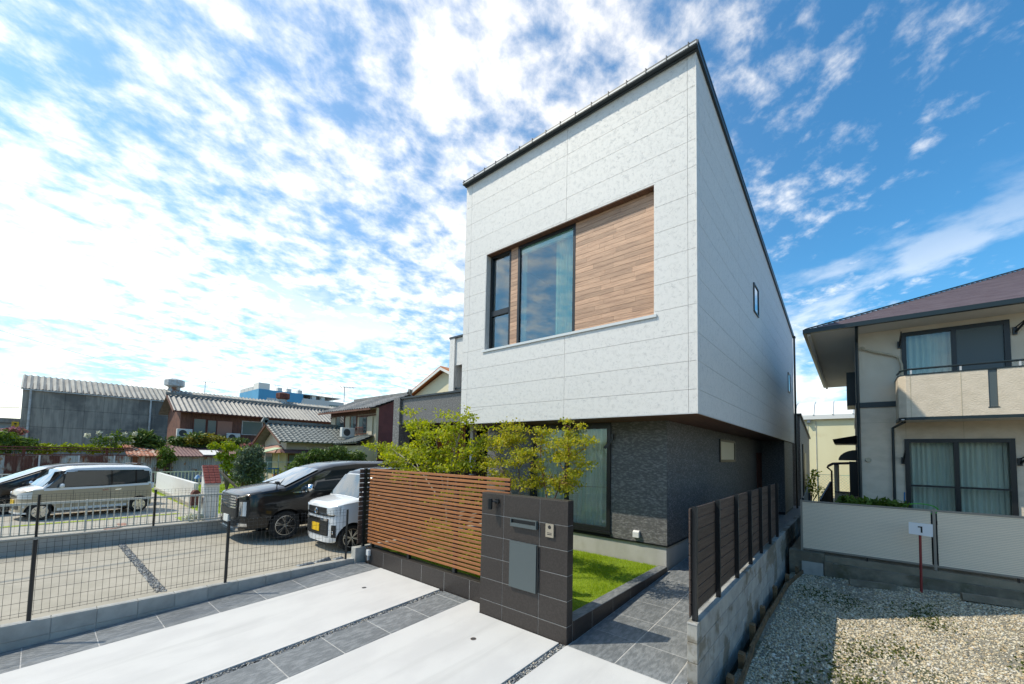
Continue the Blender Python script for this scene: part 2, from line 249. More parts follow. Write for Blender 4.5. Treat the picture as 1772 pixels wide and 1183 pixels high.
class MB:
    def __init__(s): s.v = []; s.f = []; s.m = []; s.mi = 0
    def add(s, vs, fs):
        b = len(s.v); s.v += [tuple(v) for v in vs]; s.f += [tuple(b+i for i in f) for f in fs]; s.m += [s.mi]*len(fs); return s
    def box(s, x0, x1, y0, y1, z0, z1):
        return s.add([(x, y, z) for z in (z0, z1) for y in (y0, y1) for x in (x0, x1)], [(0, 2, 3, 1), (4, 5, 7, 6), (0, 1, 5, 4), (1, 3, 7, 5), (3, 2, 6, 7), (2, 0, 4, 6)])
    def hexa(s, b4, t4):
        return s.add(list(b4)+list(t4), [(3, 2, 1, 0), (4, 5, 6, 7), (0, 1, 5, 4), (1, 2, 6, 5), (2, 3, 7, 6), (3, 0, 4, 7)])
    def bar(s, p, q, w, h=None, upv=(0, 0, 1)):
        p, q = Vector(p), Vector(q); d = (q-p).normalized(); h = h or w
        u = Vector(upv); u = u if abs(d.dot(u)) < .98 else Vector((1, 0, 0)); a = d.cross(u).normalized(); b = a.cross(d)
        c = [(-w/2, -h/2), (w/2, -h/2), (w/2, h/2), (-w/2, h/2)]
        return s.hexa([p+a*i+b*j for i, j in c], [q+a*i+b*j for i, j in c])
    def tube(s, pts, r, n=8, cap=True):
        pts = [Vector(p) for p in pts]; rs = r if isinstance(r, (list, tuple)) else [r]*len(pts); vs = []; fs = []; k = len(pts)
        a = None
        for i, p in enumerate(pts):
            d = (pts[min(i+1, k-1)]-pts[max(i-1, 0)]).normalized()
            if a is None: a = d.cross(Vector((0, 0, 1)) if abs(d.z) < .9 else Vector((1, 0, 0))).normalized()
            else: a = (a-d*a.dot(d)).normalized()
            b = d.cross(a)
            vs += [p+(a*math.cos(2*math.pi*j/n)+b*math.sin(2*math.pi*j/n))*rs[i] for j in range(n)]
        for i in range(k-1):
            for j in range(n): fs.append((i*n+j, i*n+(j+1) % n, (i+1)*n+(j+1) % n, (i+1)*n+j))
        if cap: fs.append(tuple(range(n-1, -1, -1))); fs.append(tuple((k-1)*n+j for j in range(n)))
        return s.add(vs, fs)
    def prism(s, poly, vec):
        n = len(poly); vec = Vector(vec); P = [Vector(p) for p in poly]
        return s.add(P+[p+vec for p in P], [tuple(range(n-1, -1, -1)), tuple(range(n, 2*n))]+[(i, (i+1) % n, n+(i+1) % n, n+i) for i in range(n)])
    def quad(s, *p): return s.add(p, [tuple(range(len(p)))])
    def lathe(s, c, prof, n=24, axis='z'):
        vs = []
        for r, h in prof:
            for j in range(n):
                a = 2*math.pi*j/n; x, y = r*math.cos(a), r*math.sin(a)
                vs.append({'z': (c[0]+x, c[1]+y, c[2]+h), 'y': (c[0]+x, c[1]+h, c[2]+y), 'x': (c[0]+h, c[1]+x, c[2]+y)}[axis])
        k = len(prof); return s.add(vs, [(i*n+j, i*n+(j+1) % n, (i+1)*n+(j+1) % n, (i+1)*n+j) for i in range(k-1) for j in range(n)])
    def build(s, name, mats, parent=None, smooth=0, fixn=False):
        me = bpy.data.meshes.new(name); me.from_pydata(s.v, [], s.f); setmats(me, mats)
        if any(s.m): me.polygons.foreach_set('material_index', s.m)
        if fixn:
            bm = bmesh.new(); bm.from_mesh(me); bmesh.ops.recalc_face_normals(bm, faces=bm.faces); bm.to_mesh(me); bm.free()
        if smooth:
            me.polygons.foreach_set('use_smooth', [True]*len(me.polygons))
            me.set_sharp_from_angle(angle=R_(smooth))
        me.update(); return link(bpy.data.objects.new(name, me), parent)
_cache = {}
def boxmesh(name, dx, dy, dz, m, bev):
    k = (round(dx, 4), round(dy, 4), round(dz, 4), m, bev)
    if k not in _cache:
        b = MB().box(-dx/2, dx/2, -dy/2, dy/2, -dz/2, dz/2); me = bpy.data.meshes.new(name); me.from_pydata(b.v, [], b.f)
        if bev:
            bm = bmesh.new(); bm.from_mesh(me); bmesh.ops.bevel(bm, geom=list(bm.edges), offset=bev, segments=1, affect='EDGES', profile=.5); bm.to_mesh(me); bm.free()
        setmats(me, m); _cache[k] = me
    return _cache[k]
def piece(name, x0, x1, y0, y1, z0, z1, m, parent=None, bev=0, rotx=0):
    """one box-shaped piece with its own origin; equal sizes share mesh data"""
    o = bpy.data.objects.new(name, boxmesh(name, x1-x0, y1-y0, z1-z0, m, bev))
    o.matrix_basis = Matrix.Translation(((x0+x1)/2, (y0+y1)/2, (z0+z1)/2)) @ Matrix.Rotation(rotx, 4, 'X')
    return link(o, parent)
def grid_wall(mb, x0, x1, z0, z1, opens, f):
    """boxes filling a rectangle minus openings; f(xa,xb,za,zb) adds the box"""
    xs = sorted({x0, x1, *[v for o in opens for v in o[:2] if x0 < v < x1]}); zs = sorted({z0, z1, *[v for o in opens for v in o[2:] if z0 < v < z1]})
    for a, b in zip(xs, xs[1:]):
        for c, d in zip(zs, zs[1:]):
            mx_, mz_ = (a+b)/2, (c+d)/2
            if not any(o[0] < mx_ < o[1] and o[2] < mz_ < o[3] for o in opens): f(a, b, c, d)
def curtain_mesh(name, x0, x1, y, z0, z1, m, parent, waves=9, amp=.03):
    n = int((x1-x0)*60)+8; b = MB(); vs = []
    for i in range(n):
        x = x0+(x1-x0)*i/(n-1); ph = waves*2*math.pi*i/(n-1)
        for z, a in ((z0, 1.), ((z0+z1)/2, .8), (z1, .5)): vs.append((x, y+amp*a*(math.sin(ph+.6*math.sin(ph*.37))), z))
    fs = [(3*i+j, 3*i+3+j, 3*i+4+j, 3*i+1+j) for i in range(n-1) for j in (0, 1)]
    b.add(vs, fs); return b.build(name, m, parent, smooth=60)
def window_y(parent, x0, x1, z0, z1, y, fm, gm, mull=(), rails=(), fw_=.05, dep=.07, name='window'):
    """window facing -Y in plane y: a frame part with mullions and pane sub-parts"""
    b = MB(); b.box(x0, x0+fw_, y, y+dep, z0, z1); b.box(x1-fw_, x1, y, y+dep, z0, z1); b.box(x0+fw_, x1-fw_, y, y+dep, z0, z0+fw_); b.box(x0+fw_, x1-fw_, y, y+dep, z1-fw_, z1)
    fr = b.build(name, fm, parent); xs = [x0+fw_]
    for mxx in mull:
        piece('mullion', mxx-fw_*.45, mxx+fw_*.45, y+.004, y+dep-.004, z0+fw_, z1-fw_, fm, fr); xs += [mxx-fw_*.45, mxx+fw_*.45]
    xs.append(x1-fw_); zs = [z0+fw_]
    for r in rails: zs += [r-.02, r+.02]
    zs.append(z1-fw_)
    for i in range(0, len(xs), 2):
        for r in rails: piece('rail', xs[i], xs[i+1], y+.008, y+dep-.008, r-.02, r+.02, fm, fr)
        for j in range(0, len(zs), 2): piece('pane', xs[i], xs[i+1], y+dep*.45, y+dep*.45+.008, zs[j], zs[j+1], gm, fr)
    return fr
def foliage(name, centers, radii, n, size, m, parent, seed=0, asp=1.7, flat=.0, shell=.35):
    """leaf-sized folded faces spread through ellipsoids; one mesh"""
    g = np.random.default_rng(seed); C_ = np.array(centers, float); Rr = np.array(radii, float)
    if Rr.ndim == 1: Rr = np.stack([Rr, Rr, Rr], 1)
    w = Rr.prod(1)**(.8); idx = g.choice(len(C_), n, p=w/w.sum())
    d = g.normal(size=(n, 3)); d /= np.linalg.norm(d, axis=1)[:, None]
    rad = shell+(1-shell)*g.random(n)**.6
    P = C_[idx]+d*rad[:, None]*Rr[idx]*(1+.18*g.normal(size=(n, 1)))
    return leaves(name, P, size, m, parent, g, asp, flat, d)
def leaves(name, P, size, m, parent, g, asp=1.7, flat=.0, nrm=None):
    n = len(P); a = g.normal(size=(n, 3)); a[:, 2] -= .25; a /= np.linalg.norm(a, axis=1)[:, None]
    u = g.normal(size=(n, 3))*.8+np.array([0, 0, .5+flat])
    if nrm is not None: u += .6*nrm
    b = np.cross(a, u); b /= np.linalg.norm(b, axis=1)[:, None]+1e-9; c = np.cross(b, a)
    s = size*(.6+.8*g.random(n))[:, None]; h = s*asp/2
    V = np.stack([P-a*h, P+b*s*.5+c*s*.18, P+a*h, P-b*s*.5+c*s*.18], 1).reshape(-1, 3)
    i = np.arange(n)*4; F = np.stack([np.stack([i, i+1, i+2], 1), np.stack([i, i+2, i+3], 1)], 1).reshape(-1, 3)
    me = bpy.data.meshes.new(name); me.vertices.add(len(V)); me.vertices.foreach_set('co', V.ravel())
    me.loops.add(F.size); me.loops.foreach_set('vertex_index', F.ravel().astype(np.int32)); me.polygons.add(len(F)); me.polygons.foreach_set('loop_start', np.arange(0, F.size, 3, dtype=np.int32)); me.update(calc_edges=True)
    setmats(me, m); return link(bpy.data.objects.new(name, me), parent)
def stones(name, P, size, m, parent, seed=1, flat=.6):
    """small irregular 8-sided stones"""
    g = np.random.default_rng(seed); n = len(P); base = np.array([(1, 0, 0), (-1, 0, 0), (0, 1, 0), (0, -1, 0), (0, 0, 1), (0, 0, -1)], float)
    fc = np.array([(0, 2, 4), (2, 1, 4), (1, 3, 4), (3, 0, 4), (2, 0, 5), (1, 2, 5), (3, 1, 5), (0, 3, 5)])
    s = size*(.55+.9*g.random((n, 1, 1))**1.5)*(.65+.7*g.random((n, 6, 1))); an = g.random(n)*6.28; tl = g.normal(size=n)*.5
    V = base[None]*s; ca, sa, ct, st_ = np.cos(an), np.sin(an), np.cos(tl), np.sin(tl)
    x, y, z = V[..., 0], V[..., 1]*.8, V[..., 2]*flat
    y, z = y*ct[:, None]-z*st_[:, None], y*st_[:, None]+z*ct[:, None]
    V = np.stack([x*ca[:, None]-y*sa[:, None], x*sa[:, None]+y*ca[:, None], z], -1)+np.asarray(P)[:, None]
    V = V.reshape(-1, 3); F = (fc[None]+(np.arange(n)*6)[:, None, None]).reshape(-1, 3)
    me = bpy.data.meshes.new(name); me.vertices.add(len(V)); me.vertices.foreach_set('co', V.ravel())
    me.loops.add(F.size); me.loops.foreach_set('vertex_index', F.ravel().astype(np.int32)); me.polygons.add(len(F)); me.polygons.foreach_set('loop_start', np.arange(0, F.size, 3, dtype=np.int32)); me.update(calc_edges=True)
    setmats(me, m); return link(bpy.data.objects.new(name, me), parent)
def stonemat(name, cols):
    m = bpy.data.materials.new(name); m.use_nodes = True; t = m.node_tree; b = t.nodes['Principled BSDF']; b.inputs['Roughness'].default_value = .8
    g = N('ShaderNodeNewGeometry', t); r = N('ShaderNodeValToRGB', t); r.color_ramp.interpolation = 'CONSTANT'
    el = r.color_ramp.elements
    while len(el) < len(cols): el.new(.5)
    for i, c in enumerate(cols): el[i].position = i/len(cols); el[i].color = (*c, 1)
    t.links.new(g.outputs['Random Per Island'], r.inputs[0]); t.links.new(r.outputs[0], b.inputs['Base Color']); MATS[name] = m
stonemat('gravel_stones', [(.55, .47, .33), (.46, .39, .265), (.64, .57, .42), (.36, .315, .225), (.60, .48, .30), (.28, .25, .19), (.50, .44, .315), (.68, .62, .48), (.45, .34, .20), (.62, .58, .50), (.24, .22, .185)])
stonemat('drain_stones', [(.10, .115, .13), (.22, .235, .25), (.06, .07, .08), (.40, .41, .40), (.14, .155, .17), (.45, .40, .32), (.09, .10, .11)])
# ================================================================== ground
S = .0471; SA = math.atan(S)
def gz(y): return S*(min(y, 9.)-4.217)
struct(MB().quad((-600, -600, -.62), (600, -600, -.62), (600, 600, -.62), (-600, 600, -.62)).build('ground', 'earth'))
struct(MB().box(-60, 40, -9, -2.6, -.6, -.34).build('road', 'asphalt'))
# ---- driveway: bed, cast slabs, slate tiles, stone joints
def slope_slab(mb, x0, x1, y0, y1, top, th):
    mb.hexa([(x0, y0, gz(y0)+top-th), (x1, y0, gz(y0)+top-th), (x1, y1, gz(y1)+top-th), (x0, y1, gz(y1)+top-th)], [(x0, y0, gz(y0)+top), (x1, y0, gz(y0)+top), (x1, y1, gz(y1)+top), (x0, y1, gz(y1)+top)])
b = MB(); slope_slab(b, -7.72, -1.31, -2.6, 4.5, -.06, .4); drive = struct(b.build('driveway', 'grout_light'))
for x0, x1, y1 in ((-7.02, -5.245, 4.435), (-4.53, -2.75, 4.205), (-2.645, -1.315, 4.205)):
    b = MB(); slope_slab(b, x0, x1, -2.6, y1, 0, .06); b.build('concrete_slab', 'concrete_white', drive)
b = MB(); slope_slab(b, -4.53, -4.115, 4.2052, 4.435, 0, .06); b.build('concrete_slab', 'concrete_white', drive)
def slate(x0, x1, y0, y1, par):
    yc = (y0+y1)/2; zc = gz(yc)-.02
    return piece('tile', x0, x1, y0, y1, zc-.02, zc+.02, 'tile_slate', par, .003, SA if yc < 9 else 0)
for x0, x1, off in ((-7.72, -7.025, .024), (-5.13, -4.535, .009)):
    y = 4.43
    b = MB(); slope_slab(b, x0+.001, x1-.001, -2.6, y-.002, -.0035, .05); b.build('grout_bed', 'grout_light', drive)
    js = [y]+[off+.6095*k for k in range(7, -5, -1) if off+.6095*k < 4.4]
    for a, c in zip(js[1:], js): slate(x0+.004, x1-.004, a+.005, c-.005, drive)
b = MB(); slope_slab(b, -5.2445, -5.131, -2.6, 4.43, -.038, .02); slope_slab(b, -2.7495, -2.646, -2.6, 4.3, -.038, .02); b.build('stone_bed', 'pebble_bed', drive)
def strip_pts(x0, x1, y0, y1, n, dz, g):
    y = g.uniform(y0, y1, n); return np.stack([g.uniform(x0, x1, n), y, S*(y-4.217)+dz+g.uniform(-.006, .006, n)], 1)
g_ = np.random.default_rng(3)
stuff(stones('joint_pebbles', np.concatenate([strip_pts(-5.235, -5.14, -2, 4.42, 4200, -.022, g_), strip_pts(-2.74, -2.655, .5, 4.25, 2800, -.02, g_)]), .014, 'drain_stones', drive, 5))
for x, y, k in ((-6.29, 3.68, 'in the concrete near the slat screen'), (-3.62, 3.62, 'in the concrete in front of the tiled pillar')):
    z = gz(y); t = thing('ground_light', 'small round steel light '+k, 'light', (x, y, z))
    MB().lathe((x, y, z), [(.036, .001), (.036, .004), (.028, .004)], 20).build('rim', 'steel', t); MB().lathe((x, y, z), [(.028, .003), (0, .003)], 20).build('lens', 'fan_dark', t)
# ---- path
b = MB(); slope_slab(b, -2.64, -1.31, 4.21, 9, -.0035, .3); b.box(-2.7, -1.3, 9.002, 24, -.3, gz(9)-.0035); path = struct(b.build('footpath', 'grout_light'))
for k in range(30):
    y0 = 4.213+.6*k
    for x0, x1 in ((-2.628, -2.036), (-2.031, -1.43), (-1.424, -1.312)): slate(x0+.004, x1-.004, y0+.004, y0+.596, path)
# ---- lawn with dark tile kerb
b = MB(); b.box(-7.6, -2.79, 4.62, 7.62, -.1, .225); lawn = struct(b.build('lawn', 'lawn_ground'))
kb = thing('lawn_kerb', 'low dark tiled kerb between the lawn and the slate path', 'kerb', (-2.7, 6, 0))
MB().box(-2.775, -2.634, 4.36, 7.58, -.1, .243).build('core', 'grout_light', kb)
ys = [4.345, 4.81, 5.41, 6.01, 6.61, 7.21, 7.598]
for a, c in zip(ys, ys[1:]):
    piece('face_tile', -2.646, -2.632, a+.004, c-.004, gz(a)-.02, .243, 'tile_charcoal', kb, .002)
    piece('cap_tile', -2.785, -2.631, a+.003, c-.003, .244, .257, 'tile_slate', kb, .002)
n = 60000; X = g_.uniform(-6.4, -2.80, n); Y = g_.uniform(4.64, 7.62, n)
keep = g_.random(n) < np.clip((X+7.2)/3.0, .15, 1); X, Y = X[keep], Y[keep]; n = len(X)
hh = g_.uniform(.014, .05, n)*(.75+.35*np.sin(X*5.3+1)*np.sin(Y*4.1)+.15*g_.random(n)); lx = g_.normal(size=n)*.018; ly = g_.normal(size=n)*.018; an = g_.random(n)*3.14; wdt = .0036
V = np.stack([np.stack([X-np.cos(an)*wdt, Y-np.sin(an)*wdt, np.full(n, .222)], 1), np.stack([X+np.cos(an)*wdt, Y+np.sin(an)*wdt, np.full(n, .222)], 1), np.stack([X+lx, Y+ly, .222+hh], 1)], 1).reshape(-1, 3)
me = bpy.data.meshes.new('grass'); me.from_pydata(V.tolist(), [], np.arange(3*n).reshape(-1, 3).tolist()); setmats(me, 'grass_blade')
stuff(tag(link(bpy.data.objects.new('grass', me)), 'bright green mown grass filling the garden bed', 'grass'))

# ================================================================== main house
H0 = thing('modern_house', 'white two-storey house with jutting upper box and wood-clad window recess', 'house', (-4.6, 8, 0))
XL, XR, YF, YB, ZB = -7.37, -1.85, 6.73, 20.8, 2.98
roofz = lambda y: 9.14-(y-YF)*(1.5/14.07)
T = .018
# shell behind the panels
OP = (-6.62, -2.54, 4.70, 7.03)
b = MB(); grid_wall(b, XL+T, XR-T, ZB+.002, 9.07, [OP], lambda a, c, d, e: b.box(a, c, YF+T, YF+.16, d, e)); b.build('front_wall', 'joint_grey', H0)
b = MB()
b.prism([(XR-T, YF+.16, ZB+.002), (XR-T, YB-.02, ZB+.002), (XR-T, YB-.02, roofz(YB)-.02), (XR-T, YF+.16, roofz(YF+.16)-.02)], (-.12, 0, 0))
b.prism([(XL+T, YF+.16, ZB+.002), (XL+T, YB-.02, ZB+.002), (XL+T, YB-.02, roofz(YB)-.02), (XL+T, YF+.16, roofz(YF+.16)-.02)], (.12, 0, 0))
b.box(XL+.14, XR-.14, YB-.15, YB-.03, ZB, roofz(YB)-.02); b.build('side_wall', 'joint_grey', H0)
Zj = [ZB]+[3.36+.463*k for k in range(12)]+[9.065]
G = .0028
for za, zb in zip(Zj, Zj[1:]):
    for xa, xb in ((XL, -7.17), (-7.17, -4.36), (-4.36, -1.99), (-1.99, XR)):
        cells = [(xa, xb, za, zb)]
        if xa < OP[1] and xb > OP[0] and za < OP[3] and zb > OP[2]:
            cells = []
            if xa < OP[0]: cells.append((xa, OP[0], za, zb))
            if xb > OP[1]: cells.append((OP[1], xb, za, zb))
            m0, m1 = max(xa, OP[0]), min(xb, OP[1])
            if zb > OP[3]: cells.append((m0, m1, OP[3], zb))
            if za < OP[2]: cells.append((m0, m1, za, OP[2]))
        for c in cells: piece('panel', c[0]+(0 if c[0] in (XL, *OP[:2]) else G), c[1]-(0 if c[1] in (XR, *OP[:2]) else G), YF, YF+T-.003, c[2]+G, c[3]-G, 'white_siding', H0)
# sloped side: panels clipped by the roof line
def clip_roof(poly):
    out = []; f = lambda p: roofz(p[0])-.03-p[1]
    for p, q in zip(poly, poly[1:]+poly[:1]):
        a, c = f(p), f(q)
        if a >= 0: out.append(p)
        if a*c < 0: k = a/(a-c); out.append((p[0]+(q[0]-p[0])*k, p[1]+(q[1]-p[1])*k))
    return out
Yj = [YF+T, 6.9, 9.93, 12.96, 15.99, 19.02, 20.66, YB]
for i, (za, zb) in enumerate(zip(Zj, Zj[1:]+[9.3])):
    for ya, yb in zip(Yj, Yj[1:]):
        p = clip_roof([(ya+(G if ya > 6.8 else 0), za+G), (yb-G, za+G), (yb-G, zb-G), (ya+(G if ya > 6.8 else 0), zb-G)])
        if len(p) > 2: MB().prism([(XR-T+.003, y, z) for y, z in p], (T-.003, 0, 0)).build('panel', 'white_siding', H0)
MB().box(XR-.012, XR+.004, YF-.004, YF+.02, ZB, 9.06).build('corner_trim', 'white_siding', H0)
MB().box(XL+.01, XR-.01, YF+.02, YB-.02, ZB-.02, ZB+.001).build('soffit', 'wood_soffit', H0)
b = MB(); b.box(XL-.004, XR+.006, YF-.006, YF+.012, ZB-.012, ZB-.001); b.box(XR-.01, XR+.006, YF+.0121, YB, ZB-.012, ZB-.001); b.build('drip_edge', 'sill_pale', H0)
# roof with gutter, brackets and rake board
b = MB(); b.hexa([(XL-.03, YF-.04, roofz(YF)+.0), (XR+.05, YF-.04, roofz(YF)+.0), (XR+.05, YB+.1, roofz(YB+.1)-.02), (XL-.03, YB+.1, roofz(YB+.1)-.02)], [(XL-.03, YF-.04, roofz(YF)+.05), (XR+.05, YF-.04, roofz(YF)+.05), (XR+.05, YB+.1, roofz(YB+.1)+.03), (XL-.03, YB+.1, roofz(YB+.1)+.03)])
roof = b.build('roof', 'roof_metal', H0)
b = MB()
for x in (XR+.004, XL-.02):
    b.hexa([(x, YF-.06, roofz(YF)-.10), (x+.04, YF-.06, roofz(YF)-.10), (x+.04, YB+.06, roofz(YB)-.12), (x, YB+.06, roofz(YB)-.12)], [(x, YF-.06, roofz(YF)-.001), (x+.04, YF-.06, roofz(YF)-.001), (x+.04, YB+.06, roofz(YB)-.025), (x, YB+.06, roofz(YB)-.025)])
b.build('rake_board', 'roof_metal', roof)
b = MB(); b.box(XL-.02, XR+.03, YF-.05, YF-.008, 9.02, 9.066); b.build('fascia', 'roof_metal', roof)
b = MB(); b.box(XL-.03, XR+.05, YF-.13, YF-.051, 9.04, 9.052); b.box(XL-.03, XR+.05, YF-.13, YF-.12, 9.053, 9.12); gut = b.build('gutter', 'roof_metal', roof)
MB().box(XL-.025, XR+.045, YF-.135, YF-.1302, 9.055, 9.085).build('gutter_strip', 'gutter_pale', gut)
for k in range(16):
    x = XL+.02+k*(XR-XL-.1)/15; b = MB(); b.box(x-.008, x+.008, YF-.142, YF-.1352, 9.035, 9.13); b.box(x-.008, x+.008, YF-.142, YF-.08, 9.1301, 9.142); b.build('bracket', 'roof_metal', gut)
b = MB(); b.tube([(XR+.05, YB+.02, roofz(YB)-.12), (XR+.05, YB+.02, .2)], .04, 8); b.tube([(XR+.05, YB-.02, roofz(YB)-.1), (XR+.05, YB+.12, roofz(YB)-.1)], .06, 8); b.build('downpipe', 'black_metal', H0, smooth=40)
# recess: reveals, planks, windows, sill
YR = YF+.15
for xa in (OP[0], OP[1]-.014): piece('reveal', xa, xa+.014, YF+.004, YR, OP[2], OP[3], 'white_siding', H0)
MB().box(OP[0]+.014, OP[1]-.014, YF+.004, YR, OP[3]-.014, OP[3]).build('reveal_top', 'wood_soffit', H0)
b = MB(); b.box(OP[0]-.05, OP[1]+.04, YF-.03, YR, OP[2]-.018, OP[2]+.004); b.box(OP[0]-.05, OP[1]+.04, YF-.03, YF-.024, OP[2]-.045, OP[2]-.018); b.build('sill', 'sill_pale', H0)
W1 = (-6.58, -5.95); W2 = (-5.74, -4.22); z0, z1 = OP[2]+.006, OP[3]-.016
b = MB(); b.box(-5.95, -5.74, YR+.014, YR+.1, z0, z1); b.box(-4.22, OP[1]-.015, YR+.014, YR+.1, z0, z1); b.build('plank_backing', 'joint_dark', H0)
random.seed(4); k = 0; z = z0
while z < z1-.02:
    zt = min(z+.094, z1); cuts = [-4.22]
    x = -4.22+random.uniform(.25, .9)
    while x < OP[1]-.2: cuts.append(x); x += random.uniform(.45, 1.05)
    cuts.append(OP[1]-.015)
    for a, c in zip(cuts, cuts[1:]): piece('plank', a+.001, c-.001, YR-.006-.003*random.random(), YR+.012, z+.003, zt-.002, 'wood_plank', H0)
    piece('plank', -5.949, -5.741, YR-.006, YR+.012, z+.003, zt-.002, 'wood_plank', H0)
    z = zt
window_y(H0, *W1, z0, z1, YR-.01, 'black_metal', 'glass_blue', rails=(), fw_=.05)
piece('transom', W1[0]+.05, W1[1]-.05, YR-.016, YR+.05, 5.53, 5.66, 'black_metal', H0, .004)
window_y(H0, *W2, z0, z1, YR-.012, 'black_metal', 'glass_blue', fw_=.06)
MB().box(W2[0]+.06, W2[1]-.06, YR+.03, YR+.08, z1-.2, z1-.06).build('blind_head', 'curtain_mint', H0)
curtain_mesh('curtain', W2[1]-.56, W2[1]-.03, YR+.13, z0, z1, 'curtain_mint', H0, 7, .035); curtain_mesh('curtain', W2[0]+.02, W2[0]+.16, YR+.13, z0, z1, 'curtain_mint', H0, 3, .03)
b = MB(); b.box(XL+.2, XR-.2, 11.4, 11.5, ZB+.3, 8.3); b.box(XL+.2, XR-.2, YF+.3, 11.4, 7.6, 7.7); b.build('room_wall', 'room_wall', H0); MB().box(XL+.2, XR-.2, YF+.3, 11.4, ZB+.2, ZB+.3).build('room_floor', 'room_floor', H0)
# small side windows
def side_win(y0, y1, z0, z1, x, fm, pm, par, fr=.035):
    b = MB(); b.box(x, x+.03, y0, y0+fr, z0, z1); b.box(x, x+.03, y1-fr, y1, z0, z1); b.box(x, x+.03, y0+fr, y1-fr, z0, z0+fr); b.box(x, x+.03, y0+fr, y1-fr, z1-fr, z1)
    f = b.build('side_window', fm, par); MB().box(x+.004, x+.012, y0+fr, y1-fr, z0+fr, z1-fr).build('pane', pm, f); return f
side_win(11.66, 12.32, 6.05, 6.80, XR+.001, 'black_metal', 'car_glass_pale', H0); side_win(18.78, 19.42, 4.92, 5.68, XR+.001, 'black_metal', 'car_glass_pale', H0)
# ---- ground floor
YL, XD = 7.65, -2.65
WO = (-5.86, -3.79, .72, 2.92)
b = MB(); grid_wall(b, -7.3, XD-.016, .6, ZB-.021, [WO], lambda a, c, d, e: b.box(a, c, YL+.016, YL+.14, d, e))
b.box(XD-.14, XD-.016, YL+.14, 18.0, .6, ZB-.021); b.box(XD-.2, -1.93, 18.016, 20.7, .1, ZB-.021); b.box(-7.3, -2.8, 13, 13.1, .3, ZB-.021); b.build('lower_wall', 'joint_dark', H0)
for za, zb in ((.62, 1.075), (1.075, 1.53), (1.53, 1.985), (1.985, 2.44), (2.44, ZB-.022)):
    for xa, xb in ((-6.25, WO[0]), (WO[1], -2.85), (-2.85, XD)):
        piece('panel', xa+.001, xb-.001, YL, YL+.013, za+.001, zb-.001, 'dark_siding', H0)
    piece('panel', -7.3, -6.252, YL, YL+.013, za+.001, zb-.001, 'dark_siding', H0)
    for ya, yb in ((YL+.014, 9.5), (9.5, 12.53), (12.53, 15.5), (15.5, 18.0)): piece('panel', XD-.013, XD, ya+.001, yb-.001, za+.001, zb-.001, 'dark_siding', H0)
    piece('panel', XD+.001, -1.93, 18.0, 18.013, za-.3 if za < .7 else za+.001, zb-.001, 'dark_siding', H0); piece('panel', -1.928, -1.915, 18.0, 20.7, za-.3 if za < .7 else za+.001, zb-.001, 'dark_siding', H0)
b = MB(); b.box(WO[0]-.004, WO[1]+.004, YL-.002, YL+.014, WO[3], WO[3]+.06)
b.build('window_head', 'black_metal', H0)
window_y(H0, WO[0], WO[1], WO[2], WO[3]-.002, YL-.03, 'black_metal', 'glass_clear', mull=(-4.86,), fw_=.085, dep=.09)
MB().box(WO[0]-.02, WO[1]+.02, YL-.05, YL-.001, WO[2]-.05, WO[2]-.002).build('window_sill', 'black_metal', H0)
curtain_mesh('curtain', WO[0]+.04, WO[1]-.04, YL+.22, WO[2]+.02, WO[3], 'curtain', H0, 17, .04)
b = MB(); b.bar((-3.74, YL-.02, 2.66), (-3.74, YL-.06, 2.66), .05, .12); b.bar((-3.74, YL-.04, 2.62), (-3.86, YL-.16, 2.42), .025, .05); b.build('shutter_hook', 'black_metal', H0)
b = MB(); b.box(-3.29, -3.17, YL-.07, YL-.001, .70, .80); b.hexa([(-3.29, YL-.07, .80), (-3.17, YL-.07, .80), (-3.17, YL-.001, .80), (-3.29, YL-.001, .80)], [(-3.29, YL-.03, .83), (-3.17, YL-.03, .83), (-3.17, YL-.001, .83), (-3.29, YL-.001, .83)]); b.build('vent_hood', 'white_plastic', H0)
b = MB(); b.box(-7.28, XD-.02, YL+.02, YL+.14, -.1, .592); b.box(XD-.14, XD-.02, YL+.14, 18.0, -.1, .592); b.build('foundation', 'concrete_foundation', H0)
b = MB(); b.box(-7.3, XD+.008, YL-.012, YL+.03, .593, .618); b.box(XD-.03, XD+.008, YL+.03, 17.99, .593, .618); b.build('base_flashing', 'black_metal', H0)
side_win(11.55, 13.3, 2.17, 2.77, XD+.001, 'black_metal', 'frosted', H0, .06)
MB().box(XD+.001, XD+.02, 16.9, 17.9, .25, 2.5).build('back_door', 'rust_red', H0)
# ---- back volume on the right
b = MB(); b.prism([(-1.75, 22, .1), (-1.75, 27, .1), (-1.75, 27, 3.4), (-1.75, 22, 4.25)], (-1.2, 0, 0)); b.build('rear_wing', 'dark_siding', H0)
b = MB(); b.box(-1.749, -1.70, 22.9, 23.1, .6, 3.0); b.box(-1.749, -1.72, 23.6, 24.6, 1.0, 2.6); b.build('rear_window', 'black_metal', H0)
b = MB(); b.hexa([(-3, 21.9, 4.26), (-1.68, 21.9, 4.26), (-1.68, 27, 3.4), (-3, 27, 3.4)], [(-3, 21.9, 4.34), (-1.68, 21.9, 4.34), (-1.68, 27, 3.48), (-3, 27, 3.48)]); b.build('rear_roof', 'roof_metal', H0)
